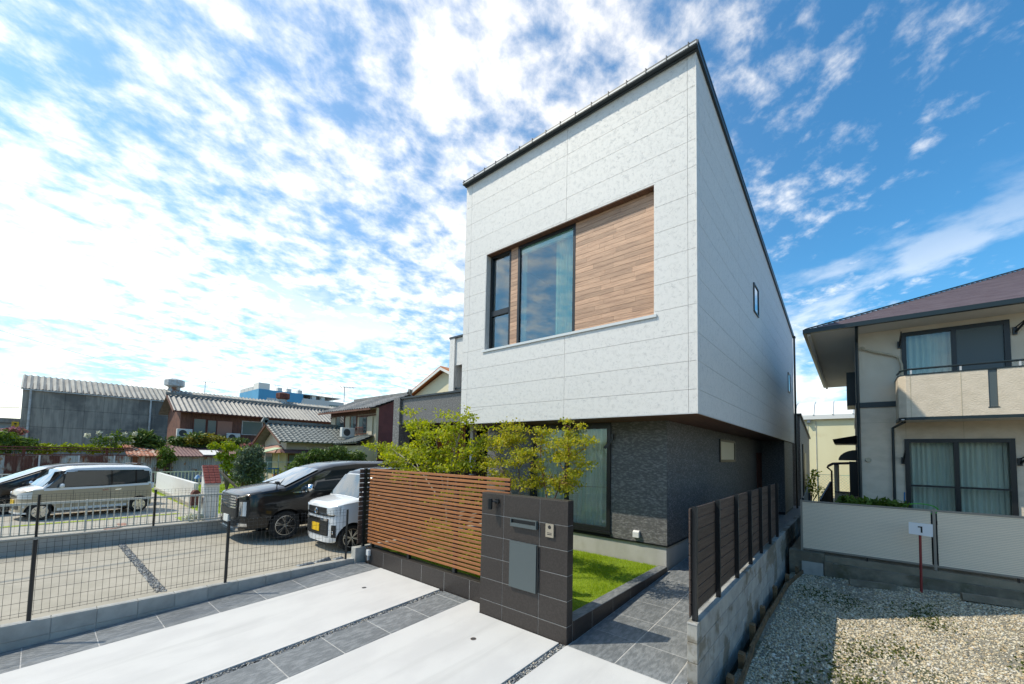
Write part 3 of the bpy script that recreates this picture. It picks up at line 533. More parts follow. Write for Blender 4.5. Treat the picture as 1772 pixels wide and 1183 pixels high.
# ---- left wing: dark porch fascia with column, pale balcony frame above
b = MB(); b.box(-13.2, -7.4, 9, 9.12, 3.3, 4.28); b.build('porch_fascia', 'dark_siding', H0)
b = MB(); b.box(-13.6, -13.2, 8.9, 9.4, .1, 4.33); b.build('porch_column', 'dark_siding', H0)
b = MB(); b.box(-13.62, -7.4, 8.93, 9.2, 4.281, 4.34); b.build('porch_coping', 'metal_dark', H0)
b = MB(); b.box(-13.2, -7.4, 9.12, 13, 3.3, 3.36); b.box(-13.3, -7.4, 13, 13.15, .1, 3.4); b.box(-13.5, -13.35, 9.4, 13, .1, 4.2); b.build('porch_recess', 'joint_dark', H0)
for k in range(19): piece('screen_batten', -12.9+k*.09, -12.85+k*.09, 10.5, 10.54, .5, 3.3, 'wood_slat', H0)
b = MB(); b.box(-10.95, -10.8, 10.5, 10.7, .1, 3.3); b.build('porch_post', 'gutter_pale', H0)
b = MB(); b.box(-10.86, -10.6, 9.3, 9.45, 4.34, 6.3); b.build('balcony_fin', 'white_siding', H0)
b = MB(); b.box(-10.6, -7.4, 9.36, 9.5, 5.33, 6.3); b.build('balcony_beam', 'white_siding', H0)
b = MB(); b.box(-10.88, -7.4, 9.28, 9.54, 6.301, 6.36); b.build('balcony_coping', 'roof_metal', H0)
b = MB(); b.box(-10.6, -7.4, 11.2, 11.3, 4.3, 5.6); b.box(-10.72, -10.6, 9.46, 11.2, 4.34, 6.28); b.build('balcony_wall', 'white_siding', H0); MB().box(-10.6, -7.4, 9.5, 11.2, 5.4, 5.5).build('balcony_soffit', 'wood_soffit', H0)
MB().bar((-10.6, 9.4, 4.52), (-7.4, 9.4, 4.52), .05).build('balcony_rail', 'metal_dark', H0)

# ================================================================== tiled gate pillar
GP = thing('gate_pillar', 'charcoal tiled gate pillar with mail slot, parcel door and intercom', 'pillar', (-3.38, 4.28, 0))
px0, px1, py0, py1, pz = -4.11, -2.65, 4.217, 4.345, 1.70
MB().box(px0+.004, px1-.004, py0+.004, py1-.004, -.1, pz-.004).build('core', 'grout_light', GP)
rows = [-.06, .2, .5, .8, 1.1, 1.4, pz]
for za, zb in zip(rows, rows[1:]):
    for xa, xb in ((px0, -3.69), (-3.69, -3.075), (-3.075, px1)): piece('tile', xa+(.003 if xa > px0 else 0), xb-(.003 if xb < px1 else 0), py0, py0+.012, za+.003, zb-.003, 'tile_charcoal', GP, .0015)
    piece('tile', px1-.012, px1, py0+.013, py1, za+.003, zb-.003, 'tile_charcoal', GP, .0015); piece('tile', px0, px0+.012, py0+.013, py1, za+.003, zb-.003, 'tile_charcoal', GP, .0015)
MB().box(px0+.001, px1-.001, py0+.002, py1-.001, pz-.003, pz+.004).build('cap', 'tile_charcoal', GP)
b = MB(); x0, x1, z0, z1 = -3.53, -3.10, 1.30, 1.41
b.box(x0, x1, py0-.045, py0-.001, z1-.012, z1); b.box(x0, x1, py0-.045, py0-.001, z0, z0+.045); b.box(x0, x0+.012, py0-.045, py0-.001, z0+.045, z1-.012); b.box(x1-.012, x1, py0-.045, py0-.001, z0+.045, z1-.012); sl = b.build('mail_slot', 'panel_blue_grey', GP)
MB().box(x0+.012, x1-.012, py0-.022, py0-.001, z0+.045, z1-.012).build('flap', 'black_metal', sl)
b = MB(); b.box(-3.545, -3.10, py0-.032, py0-.001, .50, 1.10); pb = b.build('parcel_door', 'panel_blue_grey', GP); MB().box(-3.095, -3.075, py0-.02, py0-.001, .51, 1.09).build('hinge_strip', 'black_metal', pb)
b = MB(); b.box(-2.965, -2.845, py0-.022, py0-.001, 1.235, 1.40); it = b.build('intercom', 'brass_plate', GP); MB().lathe((-2.905, py0-.0225, 1.36), [(0, -.004), (.022, -.003), (.024, 0)], 16, 'y').build('camera_lens', 'ink', it); b = MB(); b.box(-2.94, -2.87, py0-.0235, py0-.022, 1.265, 1.275); b.box(-2.94, -2.87, py0-.0235, py0-.022, 1.285, 1.292); b.build('speaker_grille', 'ink', it)
b = MB(); b.lathe((-3.80, py0-.001, 1.60), [(0, -.03), (.035, -.03), (.035, 0)], 16, 'y'); b.tube([(-3.80, py0-.02, 1.60), (-3.84, py0-.07, 1.60)], .012, 8); b.tube([(-3.875, py0-.085, 1.635), (-3.875, py0-.085, 1.49)], .036, 16); b.build('spotlight', 'black_metal', GP, smooth=40)

# ================================================================== slat screen with tiled base wall
LS = thing('slat_screen', 'reddish-brown horizontal slat screen on a dark tiled base wall', 'screen', (-5.7, 4.5, 0))
MB().box(-7.6, -3.7, 4.452, 4.6, -.1, .3).build('base_wall', 'grout_light', LS)
xs = [-7.6, -6.962, -6.361, -5.77, -5.167, -4.566, -3.965, -3.7]
for a, c in zip(xs, xs[1:]): piece('base_tile', a+.003, c-.003, 4.45, 4.465, -.05, .304, 'tile_charcoal', LS, .0015); piece('base_cap_tile', a+.002, c-.002, 4.4655, 4.605, .3005, .31, 'tile_charcoal', LS)
MB().box(-7.615, -7.6015, 4.45, 4.6, -.05, .315).build('base_edge_trim', 'steel', LS)
NS = 23
for k in range(NS):
    z0 = .405+k*(1.905-.405-.04)/(NS-1); piece('slat', -7.59, -3.80, 4.47, 4.498, z0, z0+.04, 'wood_slat', LS, .002)
for x in (-7.5, -6.25, -5.0, -3.9): piece('post', x-.03, x+.03, 4.501, 4.56, .311, 1.90, 'black_metal', LS)
t = thing('outdoor_socket', 'white weatherproof socket box at the left end of the tiled base wall', 'socket', (-7.45, 4.42, .2)); piece('box', -7.50, -7.40, 4.39, 4.449, .17, .29, 'white_plastic', t, .01); MB().box(-7.46, -7.44, 4.40, 4.44, .08, .169).build('cable', 'gutter_pale', t)
# short boundary fence beyond the screen
BF = thing('boundary_fence', 'dark brown open-board boundary fence on a short concrete block', 'fence', (-7.85, 5.5, 0))
for k in range(16): z0 = .36+k*.096; piece('board', -7.80, -7.78, 4.36, 8.6, z0, z0+.082, 'wood_dark', BF)
for y in (4.47, 6.5, 8.5): piece('post', -7.779, -7.73, y-.025, y+.025, .30, 1.90, 'black_metal', BF)
MB().box(-7.86, -7.7, 4.28, 8.7, -.1, .30).build('base_block', 'kerb_block', BF)
# ================================================================== right boundary: block wall and board fence
BW = thing('block_wall', 'grey concrete block wall carrying the dark board fence', 'wall', (-1.27, 8, -.3))
bx0, bx1 = -1.32, -1.216; top = .60; BLN = .427; y = 4.377; random.seed(2)
MB().box(bx0+.006, bx1-.006, y+.006, 14.9, -.45, top-.02).build('mortar_core', 'concrete_old', BW)
for c in range(5):
    za = top-.2*(c+1)
    for k in range(25):
        ya = y+k*BLN; d = random.uniform(0, .0025)
        piece('block', bx0+d, bx1-d if c else bx1-d, ya+.003, ya+BLN-.003, za+.004, za+.2-.003, 'block_grey', BW, .004)
for k in range(0, 25): piece('cap_joint', bx0+.002, bx1-.002, y+k*BLN-.0029, y+k*BLN+.0029, top-.02, top-.006, 'grout_light', BW)
FB = thing('board_fence', 'dark brown horizontal board fence with black posts on the block wall', 'fence', (-1.27, 7.5, .6))
for k in range(9):
    z0 = .645+k*.122
    for a, c in ((4.40, 6.51), (6.514, 8.42), (8.424, 10.45)): piece('board', -1.305, -1.287, a, c, z0, z0+.115, 'wood_dark', FB, .004)
for k, yy in enumerate((4.455, 5.40, 6.44, 7.42, 8.40, 9.42, 10.42)):
    piece('post', -1.286, -1.236, yy-.022, yy+.022, .601, 1.757, 'black_metal', FB)
    piece('board_end', -1.312, -1.3055, yy-.02, yy+.02, .62, 1.74, 'black_metal', FB)
# ================================================================== gravel lot
def gvz(x): return -.24+.075*(x+.85)
b = MB(); b.hexa([(-1.10, -2.6, -.55), (7, -2.6, -.55), (7, 11.2, -.55), (-1.10, 11.2, -.55)], [(-1.10, -2.6, gvz(-1.1)), (7, -2.6, gvz(5)-.1), (7, 11.2, gvz(5)-.1), (-1.10, 11.2, gvz(-1.1))]); b.hexa([(7, -2.6, -.55), (30, -2.6, -.55), (30, 30, -.55), (7, 30, -.55)], [(7, -2.6, gvz(5)-.1), (30, -2.6, gvz(5)-.1), (30, 30, gvz(5)-.1), (7, 30, gvz(5)-.1)])
lot = struct(b.build('gravel_lot', 'gravel_bed'))
n = 118000; X = -1.0+7.2*g_.random(n)**1.15; Y = g_.uniform(4.2, 11.1, n); dd = np.hypot(X, Y)
kp = g_.random(n) < np.clip(1.35-dd/16, .35, 1); X, Y = X[kp], Y[kp]
gm_ = np.sin(X*1.9+1.1)*np.sin(Y*1.3+.4)+.5*np.sin(X*4.1+Y*2.7); kp = g_.random(len(X)) > np.clip(gm_*.7-.05+.25*(X < .1), 0, .85); X, Y = X[kp], Y[kp]
zb_ = gvz(-1.1)+(X+1.1)*((gvz(5)-.1-gvz(-1.1))/8.1)
nb_ = 2600; Xb = -1.0+7*g_.random(nb_); Yb = g_.uniform(4.2, 11.1, nb_)
stuff(stones('large_stones', np.stack([Xb, Yb, gvz(-1.1)+(Xb+1.1)*((gvz(5)-.1-gvz(-1.1))/8.1)+.006], 1), .03, 'gravel_stones', lot, 10))
stuff(stones('gravel_stones', np.stack([X, Y, zb_+.004], 1), 0.0165, 'gravel_stones', lot, 9))
n = 3000; ci = g_.integers(0, 14, n); cx = g_.uniform(-.8, 2.6, 14); cy = g_.uniform(5.2, 9.6, 14); cx[:6] = g_.uniform(-.7, .1, 6); Xm = cx[ci]+g_.normal(size=n)*.16; Ym = cy[ci]+g_.normal(size=n)*.28
kp = (Xm > -.95) & (Ym > 4.3); Xm, Ym = Xm[kp], Ym[kp]
stuff(tag(leaves('lot_weeds', np.stack([Xm, Ym, gvz(-1.1)+(Xm+1.1)*.045+.016], 1), .022, 'leaf_moss', None, g_, 1.6), 'dark green moss and weed tufts in the gravel', 'weeds'))
# timber edging with stakes
ED = thing('timber_edging', 'weathered timber edging board with stakes beside the block wall', 'edging', (-1.02, 8, -.2))
pts = [(-.985, 4.4), (-.995, 5.15), (-1.055, 6.2), (-1.075, 7.75), (-1.04, 9.7), (-.88, 11.1)]
for i in range(len(pts)-1):
    (xa, ya), (xb, yb) = pts[i], pts[i+1]; o = (0, .012)[i % 2]
    MB().bar((xa+o, ya-.05, gvz(-1)+.02+.02*o), (xb+o, yb+.05, gvz(-1)+.02), .03, .13).build('board', 'timber_old', ED)
for x, yy, h in ((-1.05, 5.0, .16), (-1.06, 5.65, .17), (-1.12, 6.70, .18), (-1.135, 7.65, .16), (-1.125, 8.92, .18), (-1.06, 10.15, .15), (-.965, 10.95, .17)):
    MB().hexa([(x-.035, yy-.04, -.5), (x+.03, yy-.04, -.5), (x+.03, yy+.04, -.5), (x-.035, yy+.04, -.5)], [(x-.04, yy-.045, gvz(-1)+h), (x+.025, yy-.04, gvz(-1)+h-.01), (x+.025, yy+.04, gvz(-1)+h), (x-.04, yy+.045, gvz(-1)+h+.01)]).build('stake', 'timber_old', ED)
# wheel stops and number board
def wheel_stop(x0, y0, x1, y1, z, label):
    d = Vector((x1-x0, y1-y0, 0)).normalized(); p = Vector((-d.y, d.x, 0)); a = Vector((x0, y0, z-.03)); c = Vector((x1, y1, z-.02)); b = MB()
    pr = [(-.07, 0), (.07, 0), (.055, .10), (-.045, .105)]; P = [a+p*u+Vector((0, 0, h)) for u, h in pr]; Q = [c+p*u+Vector((0, 0, h)) for u, h in pr]
    b.add(P+Q, [(3, 2, 1, 0), (4, 5, 6, 7), (0, 1, 5, 4), (1, 2, 6, 5), (2, 3, 7, 6), (3, 0, 4, 7)]); tag(b.build('wheel_stop', 'concrete_old', fixn=True), label, 'wheel stop', 'parking wheel stops')
wheel_stop(-.09, 10.62, .60, 10.72, gvz(.2), 'low sunken wheel stop left of the numbered post'); wheel_stop(1.42, 10.62, 2.12, 10.68, gvz(1.7)-.03, 'worn wheel stop to the right of the numbered post')
SG = thing('parking_sign', 'small white number board on a dark red post against the fence', 'sign', (.95, 10.85, 0))
MB().tube([(.945, 10.87, -.2), (.955, 10.87, .96)], .02, 10).build('post', 'red_pole', SG, smooth=40); bd = MB().hexa([(.80, 10.835, .905), (1.12, 10.835, .885), (1.12, 10.85, .885), (.80, 10.85, .905)], [(.803, 10.835, 1.125), (1.123, 10.835, 1.118), (1.123, 10.85, 1.118), (.803, 10.85, 1.125)]).build('board', 'sign_white', SG)
b = MB(); b.box(.962, .985, 10.829, 10.8345, .945, 1.06); b.box(.925, .962, 10.829, 10.8345, 1.04, 1.06); b.build('numeral', 'ink', bd)
# ================================================================== neighbour's low wall and aluminium fence
NW = thing('concrete_wall', 'old stained low concrete retaining wall below the ribbed fence', 'wall', (1, 11.2, -.2))
MB().box(-1.13, -.50, 11.15, 11.5, -.5, .235).build('block_upper', 'concrete_old', NW); MB().box(-.499, 7.4, 11.16, 11.5, -.5, .05).build('wall_body', 'concrete_old', NW); MB().box(-.90, -.52, 11.11, 11.149, -.5, .03).build('patch', 'concrete_grey', NW); MB().box(-.50, -.36, 11.10, 11.159, -.5, .10).build('patch', 'concrete_old', NW)
b = MB(); b.box(-1.13, 9, 11.5, 40, -.5, .20); b.box(-.498, 7.4, 11.28, 11.499, .051, .19); struct(b.build('neighbour_yard', 'earth'))
AF = thing('ribbed_fence', 'taupe aluminium fence of fine horizontal louvres behind the gravel lot', 'fence', (2, 11.3, .25))
for xa, xb in ((-.91, 1.17), (1.21, 3.29), (3.33, 5.4)):
    piece('top_rail', xa, xb, 11.285, 11.325, 1.318, 1.352, 'alu_taupe_dark', AF); piece('bottom_rail', xa, xb, 11.285, 11.325, .262, .292, 'alu_taupe_dark', AF)
    for k in range(34):
        z0 = .296+k*.0301
        o = bpy.data.objects.new('louvre', boxmesh('louvre', xb-xa-.05, .006, .026, 'alu_taupe', 0)); o.matrix_basis = Matrix.Translation(((xa+xb)/2, 11.298, z0+.013)) @ Matrix.Rotation(R_(-12), 4, 'X'); link(o, AF)
    piece('backing', xa+.03, xb-.03, 11.312, 11.316, .293, 1.317, 'alu_taupe_dark', AF)
for x in (-.90, 1.19, 3.31, 5.42): piece('post', x-.02, x+.02, 11.28, 11.33, .20, 1.365, 'alu_taupe_dark', AF)
for x in (.2, 2.2): piece('foot', x-.015, x+.015, 11.28, 11.31, .18, .262, 'black_metal', AF)
# side return of the fence, wave-topped
RF = thing('side_screen', 'short brown garden screen behind the left end of the ribbed fence', 'fence', (-.9, 12.2, .2))
for k in range(9):
    y0 = 11.4+k*.2; h = 1.33+.22*(k/8)**2; piece('board', -.92, -.90, y0, y0+.18, .2, h, 'alu_taupe_dark', RF)
for yy in (11.42, 13.2): piece('post', -.9, -.86, yy, yy+.04, .2, 1.4, 'black_metal', RF)
# ================================================================== neighbour house
NH = thing('neighbour_house', 'cream stucco house with mauve hip roof, balcony and dark trim', 'house', (2.5, 14, .2))
nx0, nx1, ny, nb = .12, 8.0, 13.4, 22.
UW = (.97, 2.655, 3.5, 5.385); LW = (.965, 2.65, .85, 2.815)
b = MB(); grid_wall(b, nx0, nx1, 3.74, 5.50, [UW], lambda a, c, d, e: b.box(a, c, ny, ny+.15, d, e)); b.build('upper_wall', 'cream_render', NH)
b = MB(); grid_wall(b, nx0, nx1, .2, 3.61, [LW, (UW[0], UW[1], 3.5, 3.62)], lambda a, c, d, e: b.box(a, c, ny, ny+.15, d, e)); b.build('lower_wall', 'cream_stone', NH)
b = MB(); b.box(nx0, nx0+.15, ny+.1501, nb, 3.74, 5.50); b.box(nx1-.15, nx1, ny+.1501, nb, 3.74, 5.5); b.box(nx0+.15, nx1-.15, nb-.15, nb, .2, 5.5); b.build('upper_side_wall', 'cream_render', NH)
for xa in (nx0, nx1-.15): piece('lower_side_wall', xa, xa+.15, ny+.1501, nb, .2, 3.61, 'cream_stone', NH)
b = MB(); b.box(nx0-.02, .89, ny-.03, ny+.1, 3.612, 3.738); b.box(nx0-.02, nx0+.1, ny+.1001, nb, 3.612, 3.738); b.build('band', 'trim_green', NH); MB().box(.89, nx1, ny+.01, ny+.14, 3.611, 3.739).build('band_fill', 'cream_render', NH)
for xj in (1.0, 1.93): piece('wall_joint', xj-.004, xj+.004, ny-.003, ny+.001, 2.83, 3.2, 'pipe_cream', NH)
piece('wall_joint', nx0, .97, ny-.003, ny+.001, 3.22, 3.228, 'pipe_cream', NH); piece('wall_joint', .955, .963, ny-.003, ny+.001, 3.76, 5.49, 'pipe_cream', NH)
b = MB(); b.box(nx0+.2, nx1-.2, 15.2, 15.3, .3, 5.4); b.box(nx0+.2, nx1-.2, ny+.2, 15.2, 3.0, 3.2); b.build('room_wall', 'room_wall', NH)
w = window_y(NH, UW[0], UW[1], UW[2], UW[3], ny-.03, 'black_metal', 'glass_clear', mull=(1.83,), fw_=.085, dep=.1)
MB().box(1.87, 2.56, ny-.005, ny-.001, 3.6, 5.3).build('insect_screen', 'screen_mesh', w)
w = window_y(NH, LW[0], LW[1], LW[2], LW[3], ny-.04, 'black_metal', 'glass_clear', mull=(1.80,), rails=(1.72,), fw_=.085, dep=.12)
for a, c, k in ((1.05, 1.86, 8), (1.86, 2.6, 8)): curtain_mesh('curtain', a, c, ny+.2, 3.45, 5.33, 'curtain', NH, k, .035)
for a, c, k in ((1.04, 1.82, 9), (1.82, 2.6, 9)): curtain_mesh('curtain', a, c, ny+.2, .85, 2.75, 'curtain', NH, k, .04)
# balcony
BY = 12.5; b = MB(); grid_wall(b, .96, nx1, 3.26, 4.20, [(2.165, 2.29, 3.43, 4.2)], lambda a, c, d, e: b.box(a, c, BY, BY+.12, d, e)); bal = b.build('balcony_front', 'cream_stone', NH)
MB().prism([(.84, BY+.12, 3.26), (.96, BY, 3.26), (.96, BY+.12, 3.26)], (0, 0, .94)).build('balcony_chamfer', 'cream_stone', bal); MB().box(.84, .96, BY+.1201, ny, 3.26, 4.2).build('balcony_side', 'cream_stone', bal)
b = MB(); b.box(.95, nx1, BY-.012, BY+.02, 3.2, 3.262); b.prism([(.83, BY+.11, 3.2), (.95, BY-.012, 3.2), (.95, BY+.11, 3.2)], (0, 0, .062)); b.box(.83, .87, BY+.111, ny, 3.2, 3.262); b.build('balcony_trim', 'trim_green', bal); MB().box(.87, nx1, BY+.0201, ny, 3.205, 3.225).build('balcony_soffit', 'soffit_white', bal)
b = MB(); b.box(.95, nx1, BY-.01, BY+.13, 4.201, 4.225); b.box(.83, .95, BY+.1, ny, 4.201, 4.225); b.build('coping', 'trim_green', bal); b = MB(); b.tube([(.86, 13.1, 4.33), (.88, 12.66, 4.33), (.99, BY+.06, 4.345), (nx1, BY+.06, 4.345)], .022, 8); b.build('handrail', 'trim_green', bal)
for x in (1.05, 1.80, 2.60, 3.4): piece('rail_post', x-.015, x+.015, BY+.05, BY+.07, 4.226, 4.33, 'gutter_pale', bal)
MB().box(2.166, 2.289, BY+.02, BY+.08, 3.43, 4.2).build('balcony_slot', 'panel_blue_grey', bal); MB().box(2.15, 2.305, BY-.008, BY+.02, 3.41, 3.429).build('slot_sill', 'trim_green', bal)
for xj in (1.03, 1.79): piece('joint', xj-.006, xj+.006, BY-.004, BY+.002, 3.265, 4.19, 'pipe_cream', bal)
# roof: hip with shingle courses
ex, ey, ez = -.84, 12.62, 5.60; rise = .44
b = MB(); b.box(ex+.03, nx1+.8, ey+.03, nb+.6, 5.50, 5.515); b.build('soffit', 'soffit_white', NH)
RX = 4.6; NC = 42; rf = None
def front_row(k):
    a, c = k/NC*RX, (k+1)/NC*RX; lap = .012
    return [(ex+a, ey+a, ez+rise*a+lap), (nx1+.8, ey+a, ez+rise*a+lap), (nx1+.8, ey+c, ez+rise*c), (ex+c, ey+c, ez+rise*c)], [(ex+a, ey+a, ez+rise*a+lap), (ex+c, ey+c, ez+rise*c), (ex+c, nb+.6, ez+rise*c), (ex+a, nb+.6, ez+rise*a+lap)]
rf = MB().hexa([(ex+.01, ey+.01, ez-.05), (nx1+.8, ey+.01, ez-.05), (nx1+.8, nb, ez-.05), (ex+.01, nb, ez-.05)], [(ex+.01, ey+.01, ez-.01), (nx1+.8, ey+.01, ez-.01), (nx1+.8, nb, ez-.01), (ex+.01, nb, ez-.01)]).build('roof', 'roof_mauve', NH)
for k in range(NC):
    f, s_ = front_row(k); MB().prism(f, (0, 0, -.03)).build('shingle_course', 'roof_mauve', rf, fixn=True); MB().prism(s_, (0, 0, -.03)).build('shingle_course', 'roof_mauve', rf, fixn=True)
MB().bar((ex, ey, ez+.03), (ex+RX, ey+RX, ez+rise*RX+.03), .10, .03).build('hip_cap', 'metal_dark', rf)
b = MB(); b.box(ex-.06, nx1+.8, ey-.09, ey+.02, 5.50, 5.60); b.build('gutter', 'trim_green', rf); b = MB(); b.box(ex-.06, ex+.02, ey+.0201, nb+.6, 5.50, 5.60); b.build('gutter', 'trim_green', rf); MB().box(ex+.021, ex+.09, ey+.03, nb+.6, 5.44, 5.499).build('eave_board', 'soffit_white', rf)
b = MB(); b.tube([(.15, ey-.02, 5.5), (.15, 12.75, 5.42), (.15, 13.34, 5.28), (.15, 13.34, .2)], .032, 8); b.build('downpipe', 'trim_green', NH, smooth=40)
b = MB(); b.tube([(.95, 12.9, 3.19), (.80, 13.33, 3.10), (.77, 13.33, 3.08), (.76, 13.33, .25)], .028, 8); b.build('downpipe', 'trim_green', NH, smooth=40)
b = MB(); b.tube([(.25, ny-.03, 5.11), (.45, ny-.05, 5.0), (.80, ny-.06, 4.86), (.92, ny-.06, 4.78), (.96, ny-.07, 4.6), (.97, ny-.07, 4.25)], .026, 8); b.lathe((.25, ny-.001, 5.11), [(0, -.03), (.06, -.02), (.06, 0)], 14, 'y'); b.build('aircon_pipe', 'pipe_cream', NH, smooth=50)
MB().lathe((.31, ny-.001, 2.30), [(0, -.03), (.05, -.03), (.055, -.01), (.06, 0)], 16, 'y').build('vent_cap', 'pipe_cream', NH)
def bracket(x, z, s_):
    b = MB(); b.box(x-.03, x+.03, ny-.06, ny-.001, z-.08, z+.08); b.bar((x, ny-.05, z-.04), (x+.14*s_, ny-.28, z+.18), .025, .035); b.bar((x, ny-.05, z+.06), (x+.1*s_, ny-.2, z+.16), .015, .02); b.bar((x+.14*s_, ny-.28, z+.18), (x+.16*s_, ny-.3, z+.26), .02); b.build('pole_bracket', 'black_metal', NH)
bracket(2.72, 5.12, 1); bracket(.93, 5.1, .15); bracket(2.70, 2.32, 1); bracket(.93, 2.30, .15)
b = MB(); b.box(-.08, nx0-.001, 15.5, 16.7, 3.9, 4.9); b.build('side_window', 'black_metal', NH)
for zc, sh in ((2.75, 0), (2.38, 1)):
    b = MB(); 
    if sh: b.prism([(nx0-.001, 15, zc-.1)]+[(nx0-.42*math.sin(a), 15, zc-.1+.3*math.cos(a)) for a in np.linspace(0, math.pi/2, 7)], (0, 1.2, 0))
    else: b.hexa([(-.38, 15, zc), (nx0-.001, 15, zc), (nx0-.001, 16.2, zc), (-.38, 16.2, zc)], [(-.42, 14.9, zc+.13), (nx0-.001, 14.9, zc+.24), (nx0-.001, 16.3, zc+.24), (-.42, 16.3, zc+.13)])
    b.build('side_awning', 'black_metal', NH)
MB().box(-.06, nx0-.001, 14.6, 15.3, 1.3, 2.25).build('meter_box', 'black_metal', NH)
# back porch of the neighbour
b = MB(); pr = [(-.66, 17.0, 2.02), (-.62, 17.0, 2.12), (-.5, 17.0, 2.2), (nx0, 17.0, 2.24), (nx0, 17.0, 2.16), (-.48, 17.0, 2.13), (-.58, 17.0, 2.07)]; b.prism(pr, (0, 1.8, 0)); b.build('porch_roof', 'roof_mauve', NH, fixn=True)
b = MB(); b.box(-.46, -.36, 17.1, 17.2, .2, 2.15); b.box(-.46, -.36, 18.6, 18.7, .2, 2.15); b.build('porch_post', 'alu_taupe', NH); MB().box(-.43, nx0-.001, 17.12, 17.2, .2, 1.22).build('porch_panel', 'alu_taupe', NH); MB().box(-.46, nx0-.001, 17.08, 17.22, 1.221, 1.26).build('porch_rail', 'alu_taupe_dark', NH)
b = MB(); b.tube([(-.64, 17.0, 2.05), (-.52, 17.0, 1.92), (-.52, 17.0, .3)], .025, 8); b.build('porch_pipe', 'black_metal', NH)
t = thing('garden_board', 'dark leaning garden board beside the neighbour porch', 'board', (-.5, 15.3, .2)); MB().hexa([(-.72, 14.2, .2), (-.68, 14.2, .2), (-.5, 15.9, .2), (-.54, 15.9, .2)], [(-.72, 14.2, 1.18), (-.68, 14.2, 1.18), (-.5, 15.9, 1.62), (-.54, 15.9, 1.62)]).build('sheet', 'black_metal', t)
# yard bits
t = thing('hose_coil', 'bright green garden hose coiled behind the ribbed fence', 'hose', (1.1, 12.0, 1.2)); b = MB(); b.tube([(1.05+.28*math.cos(a), 12.0+.1*math.sin(a*2), 1.30+.10*math.sin(a)) for a in np.linspace(0, 12.4, 60)], .011, 6); b.build('coil', 'hose_green', t); MB().box(.85, 1.3, 11.95, 12.15, .2, 1.22).build('reel_stand', 'plastic_black', t)
t = thing('blue_stick', 'thin blue stick standing behind the ribbed fence', 'stick', (.85, 12.1, .2)); MB().tube([(.80, 12.1, .2), (.85, 12.1, 1.62)], .012, 8).build('rod', 'pot_blue', t)
# beyond: pale warehouse, net fence
WH = thing('yellow_warehouse', 'pale yellow stained warehouse with rounded white roof between the houses', 'building', (-1, 30, 0))
MB().box(-9, 3, 30, 42, -.2, 4.72).build('wall', 'yellow_wall', WH)
b = MB(); pr = [(-9.1, 29.8, 4.7), (-9.1, 29.8, 4.95), (-9.1, 30.1, 5.35), (-9.1, 30.7, 5.7), (-9.1, 31.8, 5.95), (-9.1, 34, 6.1), (-9.1, 34, 4.73)]; b.prism(pr, (12.2, 0, 0)); b.build('roof', 'white_roof', WH, fixn=True)
b = MB(); 
for x in np.arange(-8, 3, .9): b.tube([(x, 29.78, 4.95), (x, 30.08, 5.37), (x, 30.68, 5.72), (x, 31.78, 5.97)], .035, 6)
b.build('roof_rib', 'white_roof', WH)['kind'] = 'stuff'
for x in (-2.0, -1.6): piece('cable_pipe', x-.012, x+.012, 29.97, 29.999, .3, 4.6, 'pale_duct', WH)
piece('lamp', -2.02, -1.85, 29.75, 29.99, 4.5, 4.64, 'steel', WH)
NF = thing('net_fence', 'teal-topped wire net fence in front of the yellow warehouse', 'fence', (-1, 26, 0))
for x in (-3.2, -1.35, .5): piece('post', x-.02, x+.02, 26, 26.04, -.2, 1.55, 'teal', NF)
piece('top_wire', -4, 1.5, 26.01, 26.02, 1.53, 1.55, 'teal', NF)
b = MB()
for k in range(40): x = -4+k*.14; b.bar((x, 26.02, 0), (x+1.5, 26.02, 1.5), .005); b.bar((x+1.5, 26.02, 0), (x, 26.02, 1.5), .005)
b.build('netting', 'teal', NF)['kind'] = 'stuff'
def plant(name, label, cat, base, blobs, n, size, lm, seed, stem=True, asp=1.7, group=None, bark='bark'):
    """a bush or small tree: crown mesh of leaf faces plus branch mesh"""
    t = thing(name, label, cat, base, group); cs = [(base[0]+x, base[1]+y, base[2]+z) for x, y, z, *_ in blobs]; rs = [(bl[3], bl[3], bl[4] if len(bl) > 4 else bl[3]*.8) for bl in blobs]
    foliage('crown', cs, rs, n, size, lm, t, seed, asp)
    if stem:
        b = MB()
        for c, r in zip(cs, rs):
            mid = (base[0]+(c[0]-base[0])*.35, base[1]+(c[1]-base[1])*.35, base[2]+(c[2]-base[2])*.55); b.tube([base, mid, c], [.03+.03*r[0], .02+.02*r[0], .008], 6)
        b.build('trunk', bark, t, smooth=60)
    return t
plant('shrub', 'dark green leafy shrub showing over the ribbed fence top', 'shrub', (.05, 11.75, .2), [(-.1, .1, 1.12, .24, .15), (.22, .2, 1.12, .22, .15), (.45, .1, 1.1, .24, .16), (.68, .15, 1.08, .22, .15), (.2, .35, .7, .3, .4)], 1500, .055, 'leaf_mid', 21, asp=2.4)
plant('sapling', 'young light green sapling by the wire net fence', 'sapling', (-1.55, 24, -.1), [(0, 0, 1.2, .3, .5), (.2, 0, 1.7, .2, .3), (-.3, .1, .8, .35, .4), (.35, 0, .9, .25, .4)], 500, .07, 'leaf_lime', 22)
